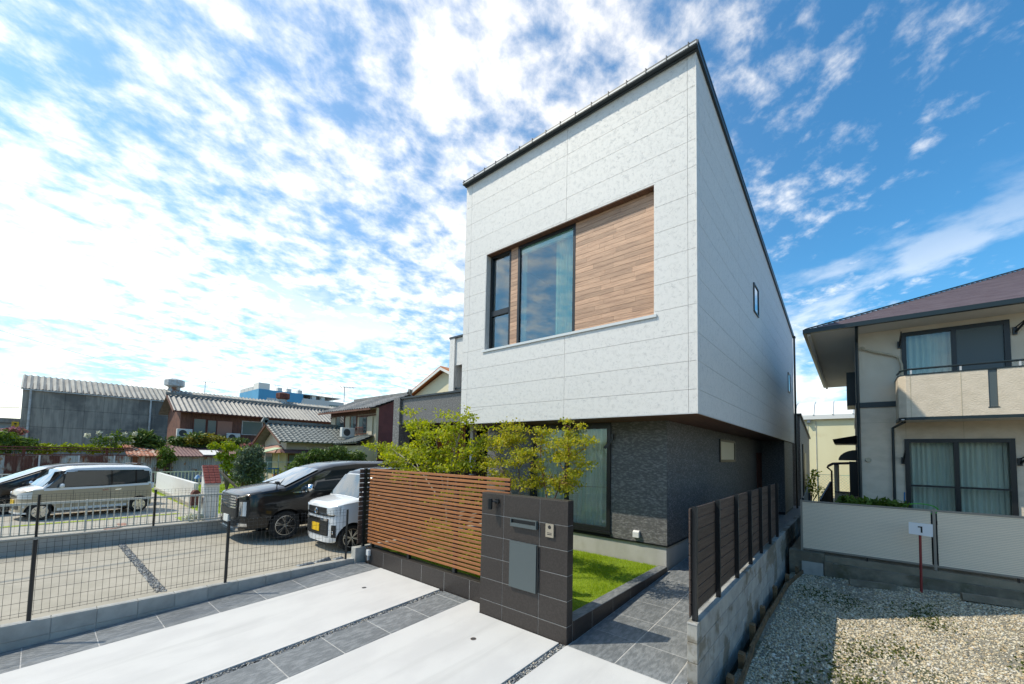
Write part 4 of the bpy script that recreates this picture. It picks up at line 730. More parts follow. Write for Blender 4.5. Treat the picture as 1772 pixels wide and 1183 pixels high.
# ================================================================== left: kerb wall, mesh fence, parking lot
KW = thing('kerb_wall', 'low grey block kerb wall under the near dark mesh fence', 'wall', (-7.8, 1, 0))
MB().box(-7.855, -7.752, -2.5, 4.35, -.45, .075).build('core', 'grout_light', KW)
for k in range(-7, 11):
    ya = .245+.405*k
    if ya > 4.3 or ya < -2.5: continue
    yb = min(ya+.405, 4.36)
    piece('block', -7.862, -7.742, ya+.003, yb-.003, -.105, .088, 'kerb_block', KW, .004); piece('block', -7.858, -7.746, ya+.003, yb-.003, -.32, -.109, 'kerb_block', KW, .004)
struct(MB().box(-12.5, -7.863, -2.6, 13, -.5, .085).build('parking_lot', 'lot_concrete'))
x_ = g_.uniform(-12.4, -7.95, 2600); y_ = 1.34+g_.uniform(-.055, .055, 2600)
stuff(tag(stones('pebble_strip', np.stack([x_, y_, np.full(2600, .09)], 1), .016, 'drain_stones', None, 11), 'strip of dark pebbles crossing the parking lot concrete', 'pebbles'))
for x, y, k in ((-7.95, 3.42, 'long flat grey slate offcut lying on the lot edge'), (-7.98, 3.75, 'dark broken slate offcut with tilted end on the lot edge'), (-7.93, 4.05, 'small pale stone beside the short dark fence')):
    a = random.random(); s_ = .16-.05*(k[0] == 's'); tag(MB().hexa([(x-.05, y-s_, .086), (x+.04, y-s_+.03, .086), (x+.05, y+s_, .086), (x-.03, y+s_-.04, .086)], [(x-.04, y-s_+.03, .105), (x+.02, y-s_+.05, .11), (x+.03, y+s_-.04, .16 if k[0] == 'd' else .12), (x-.02, y+s_-.05, .125)]).build('stone', 'stone_dark'), k, 'stone')
def mesh_fence(name, label, x, posts, z0, h, seed):
    t = thing(name, label, 'fence', (x, posts[0], z0))
    for y in posts:
        MB().tube([(x, y, z0-.05), (x, y, z0+h)], .021, 8).build('post', 'black_metal', t, smooth=40)
    for a, c in zip(posts, posts[1:]):
        b = MB(); r = .0035; y = a+.03
        zt, zb = z0+h-.02, z0+.05
        while y < c-.02:
            b.bar((x-.024, y, zb), (x-.024, y, zt), r); b.bar((x-.024, y, zt), (x-.05, y, zt+.015), r); y += .0665
        zs = [zb+.012, zb+.05]+[zb+.05+k*.128 for k in range(1, 10) if zb+.05+k*.128 < zt-.05]+[zt-.035]
        for z in zs: b.bar((x-.028, a, z), (x-.028, c, z), r)
        b.bar((x-.05, a, zt+.015), (x-.05, c, zt+.015), r)
        b.build('mesh_panel', 'black_metal', t)['kind'] = 'stuff'
    return t
mesh_fence('mesh_fence', 'dark wire mesh fence on the kerb wall beside the driveway', -7.80, [-1.98, .06, 2.10, 4.13], .088, .99, 1)
mesh_fence('mesh_fence', 'dark wire mesh fence in front of the cream picket fence', -12.56, [-1.68, .10, 1.88, 3.66, 5.44, 7.2], .40, .85, 2)
LW2 = thing('low_wall', 'long low concrete wall along the far side of the parking lot', 'wall', (-12.57, 3, 0))
MB().box(-12.66, -12.5, -2.6, 13, -.3, .36).build('wall_body', 'concrete_grey', LW2); MB().box(-12.67, -12.49, -2.6, 13, .361, .40).build('coping', 'pad_concrete', LW2)
def picket(name, label, x, ya, yb, z0, z1, pitch, w, secl):
    t = thing(name, label, 'fence', (x, ya, z0-.1)); y = ya
    while y < yb:
        ye = min(y+secl, yb); piece('rail', x-.02, x+.02, y+.005, ye-.005, z1-.045, z1, 'fence_cream', t); piece('rail', x-.015, x+.015, y+.005, ye-.005, z0, z0+.03, 'fence_cream', t); piece('post', x-.025, x+.025, y-.025, y+.0049, z0-.12, z1+.01, 'fence_cream', t); y = ye
    for k in range(int((yb-ya)/pitch)): yy = ya+.06+k*pitch; piece('picket', x-w/2, x+w/2, yy-w/2, yy+w/2, z0+.031, z1-.046, 'fence_cream', t)
picket('picket_fence', 'cream metal picket fence between parking lot and neighbouring yard', -12.85, -1.2, 9.5, .40, 1.06, .113, .02, 2.0)
# ---- neighbouring yard, lower than the car park
YZ = -.213
struct(MB().box(-110, -12.661, -14, 80, -.6, YZ-.012).build('yard', 'earth')); struct(MB().box(-35, -12.662, -12, 4.2, -.5, YZ-.004).build('yard_paving', 'pad_concrete'))
struct(MB().box(-33.2, -18.3, 4.2005, 20, -.5, YZ).build('yard_lawn', 'yard_lawn')); struct(MB().box(-18.2999, -12.663, 4.201, 16, -.5, YZ-.002).build('yard_path', 'pad_concrete'))
n = 16000; X = g_.uniform(-33, -18.4, n); Y = g_.uniform(4.25, 11.5, n)
V = np.stack([np.stack([X-.015, Y-.012, np.full(n, YZ-.01)], 1), np.stack([X+.015, Y+.012, np.full(n, YZ-.01)], 1), np.stack([X+g_.normal(size=n)*.03, Y+g_.normal(size=n)*.03, YZ+g_.uniform(.03, .10, n)], 1)], 1).reshape(-1, 3)
me = bpy.data.meshes.new('yard_grass'); me.from_pydata(V.tolist(), [], np.arange(3*n).reshape(-1, 3).tolist()); setmats(me, 'grass_blade'); stuff(tag(link(bpy.data.objects.new('yard_grass', me)), 'sunlit lawn grass in the neighbouring yard', 'grass'))
struct(MB().box(-19.4, -19.15, -4, 3.6, -.5, YZ+.002).build('grass_strip', 'yard_lawn')); struct(MB().box(-18.3, -17.2, 3.3, 4.19, -.5, YZ+.003).build('grass_patch', 'yard_lawn'))
b = MB(); a_ = np.linspace(.2, 1.9, 9); ar = [(-17.6+.75*math.cos(a), 1.35+.55*math.sin(a)) for a in a_]
for (xa, ya), (xb, yb) in zip(ar, ar[1:]): b.bar((xa, ya, YZ), (xb, yb, YZ), .18, .03)
tag(b.build('paving_arc', 'pink_panel'), 'curved strip of reddish paving bricks inside the picket fence', 'paving')
USC = SITE
picket('picket_fence', 'distant cream picket fence at the back of the yard lawn', -26, -1.6, 15, .36, 1.04, .145, .028, 2.4)
DW = thing('partition_wall', 'low white partition wall running back across the yard', 'wall', (-20, 3.5, .33))
MB().hexa([(-24.0, 3.58, .3), (-24.0, 3.70, .3), (-16.3, 3.49, .3), (-16.3, 3.37, .3)], [(-24.0, 3.58, 1.1), (-24.0, 3.70, 1.1), (-16.3, 3.49, 1.1), (-16.3, 3.37, 1.1)]).build('wall_body', 'white_paint', DW, fixn=True); MB().hexa([(-24.0, 3.52, .3), (-24.0, 3.579, .3), (-16.28, 3.369, .3), (-16.28, 3.31, .3)], [(-24.0, 3.52, .44), (-24.0, 3.579, .44), (-16.28, 3.369, .44), (-16.28, 3.31, .44)]).build('plinth', 'pad_concrete', DW, fixn=True)
piece('end_post', -16.28, -16.22, 3.40, 3.47, .3, 1.08, 'fence_cream', DW)
# brick-topped gate pillar
BP = thing('letterbox_pillar', 'cream pillar with sloping red brick top in the neighbouring yard', 'pillar', (-13.35, 3.12, .33))
MB().prism([(-13.15, 2.95, .3), (-13.5, 2.95, .3), (-13.5, 2.95, 1.72), (-13.15, 2.95, 1.28)], (0, .33, 0)).build('column', 'white_paint', BP, fixn=True)
tp = MB().prism([(-13.10, 2.93, 1.27), (-13.5, 2.93, 1.74), (-13.5, 2.93, 1.78), (-13.10, 2.93, 1.31)], (0, .37, 0)).build('brick_top', 'grout_light', BP, fixn=True); al = math.atan2(.47, -.40)
for r in range(7):
    for c in range(3):
        f = (r+.5)/7; o = bpy.data.objects.new('brick', boxmesh('brick', .078, .112, .03, 'brick_red', .004)); o.matrix_basis = Matrix.Translation((-13.09-.40*f, 2.935+.122*c+.061, 1.315+.47*f)) @ Matrix.Rotation(math.atan2(.47, .40), 4, 'Y'); link(o, tp)
b = MB(); b.tube([(-13.3, 2.94, 1.5), (-13.3, 2.84, 1.52)], .012, 6); b.lathe((-13.3, 2.82, 1.44), [(.0, .10), (.03, .09), (.07, .02), (.075, 0), (0, .01)], 14); b.build('lamp', 'steel', BP, smooth=40)
b = MB(); pr = [(-13.22, 2.80+.10*math.cos(a), .98+.16*(math.sin(a)) if math.sin(a) > 0 else .80) for a in np.linspace(0, math.pi, 9)]+[(-13.22, 2.70, .74), (-13.22, 2.90, .74)]; b.prism(pr, (-.2, 0, 0)); b.build('mailbox', 'rust_red', BP, fixn=True)

USC = None
# ================================================================== cars
def interp(tab, x):
    xs = [p[0] for p in tab]; zs = [p[1] for p in tab]; return float(np.interp(-x, [-v for v in xs], zs))
def make_car(name, label, P, loc, ang, paint, top_paint=None, two_z=None):
    """lofted shell with cut wheel arches, then glass, lamps, wheels as parts. +x front, +y left"""
    t = thing(name, label, 'car', (0, 0, 0)); L, Wd, zb = P['L'], P['W'], P['zb']; prof = P['prof']; xf0, xr0 = L/2-P.get('nose', .38), -L/2+.28; pw = 3.2
    def half(x):
        if x > xf0: k = min(1, (x-xf0)/(L/2-xf0)); return Wd/2*(max(0, 1-k**pw))**(1/pw)
        if x < xr0: k = min(1, (xr0-x)/(xr0+L/2)); return Wd/2*(max(0, 1-k**4.))**(1/4.)
        return Wd/2
    belt = lambda x: P['belt'][0]+(P['belt'][1]-P['belt'][0])*(L/2-x)/L
    tum = P.get('tum', .17)
    def ring(x):
        w = half(x); zt = interp(prof, x); zbl = min(belt(x), zt-.05); top = max(0, zt-zbl)
        pts = [(0, zb), (w*.86, zb), (w*.975, zb+.05), (w*.995, zb+.17), (w, zb+.40 if zb+.40 < zbl else (zb+zbl)/2), (w*.99, zbl-.05*(zbl > zb+.5)), (w*.975, zbl)]
        wt = w*.975-tum*top-.0; r = min(.13, top*.6)
        pts += [(w*.975-tum*top*.45, zbl+top*.45), (wt+.015, zt-r), (wt-.02, zt-r*.42), (wt-.09*(w > .3)-.01, zt-r*.08), (wt*.55, zt+.012), (0, zt+.018)]
        return [(max(0, y), z) for y, z in pts]
    def yside(x, z):
        r = ring(x)[1:10]; zs = [p[1] for p in r]; return float(np.interp(z, zs, [p[0] for p in r]))
    xs = sorted(set([L/2-.001, -L/2+.001]+list(np.linspace(xf0, L/2-.012, 9))+list(np.linspace(-L/2+.012, xr0, 6))+[p[0] for p in prof if abs(p[0]) < L/2-.005]+list(np.linspace(xr0, xf0, 34))), reverse=True)
    b = MB(); rings = [ring(x) for x in xs]; n = len(rings[0]); vs = []; fs = []
    for x, rg in zip(xs, rings): vs += [(x, y, z) for y, z in rg]+[(x, -y, z) for y, z in rg[-2:0:-1]]
    m_ = 2*n-2
    for i in range(len(xs)-1):
        for j in range(m_): fs.append((i*m_+j, i*m_+(j+1) % m_, (i+1)*m_+(j+1) % m_, (i+1)*m_+j))
    fs.append(tuple(range(m_-1, -1, -1))); fs.append(tuple((len(xs)-1)*m_+j for j in range(m_)))
    b.add(vs, fs); me = bpy.data.meshes.new('body'); me.from_pydata(b.v, [], b.f); setmats(me, [paint, top_paint or paint, 'plastic_black'])
    bm = bmesh.new(); bm.from_mesh(me); bmesh.ops.remove_doubles(bm, verts=bm.verts, dist=.0004); bmesh.ops.recalc_face_normals(bm, faces=bm.faces); bm.to_mesh(me); bm.free()
    body = bpy.data.objects.new('body', me); COL.objects.link(body)
    wb, tr = P['wb'], P['tyre']; cut = MB()
    for xc in (wb/2, -wb/2):
        for s_ in (1, -1):
            cut.lathe((xc, s_*Wd/2, tr), [(0, -.26), (tr+.055, -.26), (tr+.055, .2), (0, .2)], 28, 'y')
    cme = bpy.data.meshes.new('cut'); cme.from_pydata(cut.v, [], cut.f); bm = bmesh.new(); bm.from_mesh(cme); bmesh.ops.remove_doubles(bm, verts=bm.verts, dist=.0005); bmesh.ops.recalc_face_normals(bm, faces=bm.faces); bm.to_mesh(cme); bm.free(); setmats(cme, 'plastic_black')
    co = bpy.data.objects.new('cut', cme); COL.objects.link(co); md = body.modifiers.new('b', 'BOOLEAN'); md.object = co; md.operation = 'DIFFERENCE'; md.solver = 'EXACT'; md.material_mode = 'TRANSFER'
    bpy.context.view_layer.update(); ev = body.evaluated_get(bpy.context.evaluated_depsgraph_get()); nm = bpy.data.meshes.new_from_object(ev); body.modifiers.clear(); body.data = nm; bpy.data.objects.remove(co)
    if len(nm.materials) < 4 and 'plastic_black' not in [q.name for q in nm.materials]: nm.materials.append(MATS['plastic_black'])
    if two_z is not None:
        for p in nm.polygons:
            if p.material_index == 0 and (p.center.z > two_z(p.center.x) and (p.center.z > belt(p.center.x)-.02 or p.center.x > xf0-.4 or p.normal.z > .5)): p.material_index = 1
    nm.polygons.foreach_set('use_smooth', [True]*len(nm.polygons)); nm.set_sharp_from_angle(angle=R_(32)); link_p(body, t)
    def side_patch(pn, poly_top, poly_bot, m, off=.006, both=True, par=t, nz=5, nx=14):
        for s_ in ((1, -1) if both else (1,)):
            q = MB(); x0, x1 = poly_bot[0][0], poly_bot[-1][0]; V_ = []
            for i in range(nx+1):
                f = i/nx
                xb = x0+(x1-x0)*f; zb2 = float(np.interp(f, np.linspace(0, 1, len(poly_bot)), [p[1] for p in poly_bot])); xt = float(np.interp(f, np.linspace(0, 1, len(poly_top)), [p[0] for p in poly_top])); zt2 = float(np.interp(f, np.linspace(0, 1, len(poly_top)), [p[1] for p in poly_top]))
                for j in range(nz+1):
                    g = j/nz; x = xb+(xt-xb)*g; z = zb2+(zt2-zb2)*g; V_.append((x, s_*(yside(x, z)+off), z))
            F_ = [(i*(nz+1)+j, (i+1)*(nz+1)+j, (i+1)*(nz+1)+j+1, i*(nz+1)+j+1) for i in range(nx) for j in range(nz)]
            q.add(V_, F_); q.build(pn, m, par, smooth=50)
    if P.get('band'): side_patch('pillar_band', P['band'], P['bandb'], 'paint_black', .003, nx=20)
    for pn, top_, bot_ in P['glass']: side_patch(pn, top_, bot_, 'car_glass')
    # windscreen over the sloping part of the profile
    xa, xb = P['ws']; q = MB(); V_ = []; ns, nw = 10, 10
    for i in range(ns+1):
        x = xa+(xb-xa)*i/ns; w = half(x)*.975-tum*max(0, interp(prof, x)-belt(x))-.075
        for j in range(nw+1):
            y = -w+2*w*j/nw; V_.append((x+.006, y, interp(prof, x)+.014-.02*(abs(y)/w)**2+.012))
    q.add(V_, [(i*(nw+1)+j, i*(nw+1)+j+1, (i+1)*(nw+1)+j+1, (i+1)*(nw+1)+j) for i in range(ns) for j in range(nw)]); q.build('windscreen', P.get('wsm', 'car_glass_pale'), t, smooth=60)
    xfront = lambda y: xf0+(L/2-xf0)*(max(0, 1-(abs(y)/(Wd/2))**pw))**(1/pw)
    def front_patch(pn, y0, y1, z0, z1, m, off=.006, th=.02, par=t, n_=8, z0b=None, z1b=None):
        z0b = z0 if z0b is None else z0b; z1b = z1 if z1b is None else z1b; q = MB(); V_ = []
        for i in range(n_+1):
            f = i/n_; y = y0+(y1-y0)*f; x = xfront(y); za, zc = z0+(z0b-z0)*f, z1+(z1b-z1)*f
            V_ += [(x-th, y, za), (x+off, y, za), (x+off, y, zc), (x-th, y, zc)]
        F_ = [(4*i+j, 4*i+(j+1) % 4, 4*i+4+(j+1) % 4, 4*i+4+j) for i in range(n_) for j in range(4)]+[(3, 2, 1, 0), tuple(4*n_+j for j in range(4))]
        q.add(V_, F_); return q.build(pn, m, par, fixn=True)
    P['details'](t, front_patch, side_patch, xfront, yside)
    for xc in (wb/2, -wb/2):
        for s_ in (1, -1):
            yo = s_*(Wd/2-.03); wh = bpy.data.objects.new('wheel', None); wh.matrix_basis = Matrix.Translation((xc, yo, tr)); link(wh, t)
            def Y_(h): return h*s_
            q = MB(); rr_ = P['rim']; q.lathe((xc, yo, tr), [(rr_, Y_(-.17)), (tr-.02, Y_(-.18)), (tr, Y_(-.15)), (tr, Y_(-.03)), (tr-.015, Y_(0)), (rr_+.02, Y_(.008)), (rr_, Y_(0))], 30, 'y'); q.build('tyre', 'tyre', wh, smooth=40, fixn=True)
            q = MB(); q.lathe((xc, yo, tr), [(0, Y_(-.06)), (rr_-.02, Y_(-.06)), (rr_-.012, Y_(-.001)), (rr_, Y_(0))], 28, 'y'); q.build('rim_back', 'rim_dark' if P['spk'] != 'cap' else 'rim', wh, fixn=True)
            q = MB(); q.lathe((xc, yo, tr), [(0, Y_(-.008)), (rr_*.2, Y_(-.01)), (rr_*.22, Y_(-.03))], 16, 'y'); q.lathe((xc, yo, tr), [(rr_*.9, Y_(-.02)), (rr_*.92, Y_(.003)), (rr_, Y_(.003)), (rr_, Y_(-.01))], 28, 'y')
            ns_ = 6 if P['spk'] == 'twin' else 8
            for k in range(ns_):
                a = 2*math.pi*(k+.25)/ns_
                for da in ((-.13, .13) if P['spk'] == 'twin' else (-.1, .1)):
                    p0 = (xc+rr_*.15*math.cos(a), yo+Y_(-.016), tr+rr_*.15*math.sin(a)); p1 = (xc+rr_*.95*math.cos(a+da), yo+Y_(-.008), tr+rr_*.95*math.sin(a+da)); q.bar(p0, p1, .022 if P['spk'] == 'twin' else .05*rr_/.18, .035 if P['spk'] == 'twin' else .045, (0, 1, 0))
            q.build('rim', 'rim', wh)
    for (xm, zm, s_m, mm) in P['mirror']:
        for s_ in (1, -1):
            y = yside(xm, zm); q = MB(); q.tube([(xm-.01, s_*(y-.02), zm-.03), (xm, s_*(y+.08), zm-.03)], .025, 6); v0 = len(q.v)
            c = Vector((xm-.02, s_*(y+.15), zm+.02)); K_ = s_m; q.hexa([c+K_*Vector((-.05, -s_*.09, -.07)), c+K_*Vector((.05, -s_*.09, -.07)), c+K_*Vector((.04, s_*.09, -.06)), c+K_*Vector((-.05, s_*.09, -.06))], [c+K_*Vector((-.05, -s_*.08, .08)), c+K_*Vector((.03, -s_*.08, .08)), c+K_*Vector((.02, s_*.08, .07)), c+K_*Vector((-.05, s_*.08, .07))]); o = q.build('mirror', mm, t, fixn=True)
            bm = bmesh.new(); bm.from_mesh(o.data); bmesh.ops.bevel(bm, geom=list(bm.edges), offset=.018, segments=2, affect='EDGES'); bm.to_mesh(o.data); bm.free(); o.data.polygons.foreach_set('use_smooth', [True]*len(o.data.polygons))
    t.matrix_basis = Matrix.Translation(loc) @ Matrix.Rotation(ang, 4, 'Z'); return t
def link_p(o, p): o.parent = p
def seam(sp, x, z0, z1): sp('door_seam', [(x-.004, z1), (x+.004, z1)], [(x-.004, z0), (x+.004, z0)], 'plastic_black', .004, nx=1, nz=6)
def kei_details(t, fp, sp, xf, ys):
    for s_ in (1, -1):
        fp('headlight', s_*.36, s_*.70, .70, .87, 'lamp_lens', .012, .05, z1b=.92); fp('fog_lamp', s_*.56, s_*.62, .42, .48, 'lamp_lens', .008)
    fp('grille', -.34, .34, .74, .82, 'plastic_black', .006); fp('grille_bar', -.34, .34, .80, .825, 'chrome', .012); fp('lower_grille', -.42, .42, .36, .52, 'plastic_black', .006); fp('number_plate', -.165, .165, .50, .66, 'plate_yellow', .02); fp('bumper_lip', -.66, .66, .22, .27, 'paint_white', .012)
    for x in (.52, -.42, -1.12): seam(sp, x, .3, .98)
    for x in (-.28, -.62):
        sp('door_handle', [(x+.08, .90), (x-.08, .91)], [(x+.08, .87), (x-.08, .88)], 'chrome', .03, nx=2, nz=1)
    sp('belt_line', [(1.2, 1.0), (-1.6, 1.06)], [(1.2, .945), (-1.6, 1.0)], 'paint_white', .005, nx=24, nz=1); sp('sill_trim', [(.88, .36), (-.88, .36)], [(.88, .27), (-.88, .27)], 'paint_white', .008, nx=8, nz=1); sp('sill_strip', [(.88, .262), (-.88, .262)], [(.88, .235), (-.88, .235)], 'paint_beige', .01, nx=8, nz=1)
    for s_ in (1, -1): piece('tail_lamp', -1.68, -1.58, s_*.655-.05, s_*.655+.05, .86, 1.08, 'lamp_lens', t, .02)
    sp('fuel_flap', [(-1.42, .92), (-1.58, .92)], [(-1.42, .78), (-1.58, .78)], 'paint_beige', .004, nx=2, nz=1)
KEI = dict(L=3.4, W=1.475, zb=.22, wb=2.5, tyre=.275, rim=.19, spk='cap', tum=.13, belt=(.97, 1.05), nose=.55, prof=[(1.70, .66), (1.69, .82), (1.65, .91), (1.56, .975), (1.42, 1.02), (1.30, 1.05), (1.23, 1.065), (.80, 1.60), (.70, 1.665), (.5, 1.715), (-.3, 1.745), (-1.1, 1.735), (-1.5, 1.70), (-1.6, 1.64), (-1.64, 1.54), (-1.675, 1.1), (-1.70, .68)],
    glass=[('quarter_glass', [(.86, 1.44), (.75, 1.53)], [(1.12, 1.045), (.82, 1.05)], ), ('side_glass', [(.70, 1.55), (-.42, 1.585)], [(.78, 1.05), (-.42, 1.075)]), ('side_glass', [(-.47, 1.585), (-1.10, 1.575)], [(-.47, 1.075), (-1.10, 1.10)]), ('side_glass', [(-1.15, 1.57), (-1.52, 1.53)], [(-1.15, 1.10), (-1.57, 1.12)])], ws=(1.22, .80), mirror=[(.86, 1.08, 1, 'paint_white')], band=[(.98, 1.56), (.72, 1.60), (-1.56, 1.58)], bandb=[(1.17, 1.03), (.8, 1.035), (-1.6, 1.09)], details=kei_details)
HD = math.atan2(-.978, .208)
make_car('kei_wagon', 'beige boxy small wagon with white roof parked behind the picket fence', KEI, (-21.2, 1.27, YZ), HD, 'paint_beige', 'paint_white', lambda x: .96 if x > 1.2 else 1.0)
def van_details(t, fp, sp, xf, ys):
    for k in range(5): z = .80+k*.062; fp('grille_bar', -.56, .56, z, z+.032, 'chrome', .03, .03)
    fp('grille', -.58, .58, .62, 1.10, 'plastic_black', .008); fp('lower_mesh', -.55, .55, .60, .79, 'plastic_black', .014)
    for s_ in (1, -1):
        fp('headlight_frame', s_*.64, s_*.85, .60, 1.0, 'plastic_black', .012, .06); fp('headlight', s_*.67, s_*.74, .64, .96, 'chrome', .02, .05); fp('headlight', s_*.76, s_*.82, .64, .96, 'lamp_lens', .022, .05); fp('day_lamp', s_*.5, s_*.84, 1.02, 1.05, 'chrome', .02, .03, z0b=1.09, z1b=1.12); fp('fog_lamp', s_*.62, s_*.82, .40, .47, 'chrome', .02, .04)
    fp('bumper_guard', -.60, .60, .30, .35, 'chrome', .03, .05); fp('number_plate', -.165, .165, .46, .62, 'plate_white', .035, .03)
    for x in (.80, -.40, -1.5): seam(sp, x, .42, 1.08)
    for x in (-.22, -.62): sp('door_handle', [(x+.09, 1.03), (x-.09, 1.035)], [(x+.09, 1.0), (x-.09, 1.005)], 'chrome', .03, nx=2, nz=1)
    sp('window_trim', [(1.30, 1.135), (-2.2, 1.19)], [(1.30, 1.115), (-2.2, 1.17)], 'chrome', .008, nx=30, nz=1); sp('cladding', [(.98, .46), (-.98, .46)], [(.98, .31), (-.98, .31)], 'plastic_black', .012, nx=8, nz=2); sp('chrome_strip', [(.95, .50), (-.95, .50)], [(.95, .475), (-.95, .475)], 'chrome', .014, nx=8, nz=1)
    for s_ in (1, -1): MB().tube([(1.5, s_*.3, 1.30), (1.42, s_*.12, 1.48), (1.36, s_*.06, 1.72)] if False else [(1.46, s_*.45, 1.31), (1.2, s_*.1, 1.42)], .01, 5).build('wiper', 'plastic_black', t)
    MB().tube([(1.62, .74, 1.22), (1.62, .76, 1.34)], .012, 6).build('mirror_stalk', 'plastic_black', t); piece('corner_mirror', 1.58, 1.66, .70, .82, 1.33, 1.40, 'plastic_black', t, .01)
VAN = dict(L=4.8, W=1.80, zb=.30, wb=2.85, tyre=.345, rim=.235, spk='twin', tum=.15, belt=(1.08, 1.14), nose=.45, prof=[(2.40, .74), (2.385, 1.0), (2.34, 1.10), (2.22, 1.155), (1.9, 1.21), (1.55, 1.265), (1.45, 1.28), (.62, 1.68), (.48, 1.735), (.2, 1.80), (-.4, 1.86), (-1.5, 1.86), (-2.05, 1.82), (-2.2, 1.76), (-2.26, 1.6), (-2.36, 1.1), (-2.40, .72)],
    glass=[('quarter_glass', [(.95, 1.44), (.82, 1.50)], [(1.36, 1.14), (.88, 1.14)]), ('side_glass', [(.74, 1.53), (.50, 1.63), (-.36, 1.69)], [(.80, 1.14), (-.36, 1.16)]), ('side_glass', [(-.44, 1.69), (-1.42, 1.69)], [(-.44, 1.16), (-1.42, 1.18)]), ('side_glass', [(-1.5, 1.69), (-2.12, 1.64)], [(-1.5, 1.18), (-2.2, 1.2)])], ws=(1.44, .64), mirror=[(.98, 1.20, 1.35, 'chrome')], details=van_details)
make_car('black_van', 'black four-wheel-drive minivan with chrome grille parked in the lot', VAN, (-11.36, 5.42, .085), -math.pi/2, 'paint_black')
def custom_details(t, fp, sp, xf, ys):
    fp('grille', -.62, .62, .76, .93, 'plastic_black', .012, .03, z1b=.93); fp('grille_bar', -.64, .64, .79, .815, 'chrome', .026); fp('lower_grille', -.47, .47, .34, .70, 'plastic_black', .012); fp('lower_bar', -.47, .47, .66, .71, 'chrome', .03); fp('number_plate', -.165, .165, .42, .585, 'plate_yellow', .03)
    MB().lathe((1.728, 0, .845), [(.055, -.01), (.062, 0), (.055, .008), (.048, 0)], 18, 'x').build('badge', 'chrome', t)
    for s_ in (1, -1):
        fp('headlight', s_*.44, s_*.71, .80, .93, 'lamp_lens', .02, .08, z1b=.97); fp('fog_lamp', s_*.57, s_*.66, .32, .58, 'plastic_black', .012, .05); MB().lathe((xf(.6)+.012, s_*.605, .42), [(.0, .008), (.03, .004), (.032, 0)], 12, 'x').build('fog_lens', 'chrome', t)
    for k in range(3): fp('lower_louvre', -.45, .45, .37+.09*k, .385+.09*k, 'rim_dark', .02)
    for x in (.52, -.42, -1.12): seam(sp, x, .3, .98)
    MB().tube([(1.12, -.5, 1.09), (1.02, .1, 1.17)], .008, 5).build('wiper', 'plastic_black', t)
CUS = dict(KEI); CUS.update(band=None, zb=.20, spk='twin', rim=.2, tyre=.28, prof=[(1.70, .70), (1.69, .88), (1.66, .97), (1.58, 1.02), (1.40, 1.06), (1.2, 1.10), (1.12, 1.115), (.78, 1.60), (.70, 1.67), (.5, 1.73), (0, 1.765), (-1.1, 1.755), (-1.5, 1.72), (-1.62, 1.62), (-1.67, 1.1), (-1.70, .68)],
    glass=[('side_glass', [(.72, 1.56), (-.42, 1.60)], [(1.0, 1.07), (-.42, 1.09)]), ('side_glass', [(-.47, 1.60), (-1.5, 1.58)], [(-.47, 1.09), (-1.54, 1.11)])], ws=(1.11, .79), mirror=[(.80, 1.12, 1, 'paint_white')], details=custom_details, belt=(1.0, 1.06), nose=.34)
make_car('white_kei_car', 'white tall small car with yellow plate nosing out beside the slat screen', CUS, (-9.07, 5.80, .085), -math.pi/2, 'paint_white', 'paint_black', lambda x: 1.64)
def mpv_details(t, fp, sp, xf, ys):
    for s_ in (1, -1): fp('headlight', s_*.5, s_*.8, .72, .86, 'lamp_lens', .012, .06, z1b=.92)
    fp('grille', -.5, .5, .5, .85, 'plastic_black', .006); fp('number_plate', -.165, .165, .45, .61, 'plate_white', .02)
    for x in (.70, -.45, -1.45): seam(sp, x, .36, .98)
    piece('roof_spoiler', -2.34, -2.12, -.6, .6, 1.70, 1.735, 'paint_black', t, .01)
MPV = dict(VAN); MPV.update(L=4.7, W=1.70, zb=.22, tyre=.32, rim=.22, prof=[(2.35, .62), (2.33, .80), (2.25, .90), (2.0, .99), (1.7, 1.06), (1.62, 1.08), (.45, 1.60), (.3, 1.65), (0, 1.71), (-.6, 1.75), (-1.5, 1.73), (-2.0, 1.68), (-2.15, 1.6), (-2.25, 1.4), (-2.33, 1.0), (-2.35, .65)],
    glass=[('quarter_glass', [(.98, 1.29), (.80, 1.36)], [(1.42, 1.02), (.86, 1.03)]), ('side_glass', [(.72, 1.40), (.42, 1.51), (-.40, 1.585)], [(.78, 1.03), (-.40, 1.06)]), ('side_glass', [(-.47, 1.585), (-1.4, 1.575)], [(-.47, 1.06), (-1.4, 1.08)]), ('side_glass', [(-1.48, 1.57), (-2.0, 1.52)], [(-1.48, 1.08), (-2.1, 1.12)])], ws=(1.6, .47), belt=(.98, 1.06), mirror=[(.95, 1.06, 1, 'chrome')], details=mpv_details)
make_car('black_minivan', 'low black minivan parked on the far side of the beige wagon', MPV, (-23.7, .65, YZ), HD, 'paint_black')
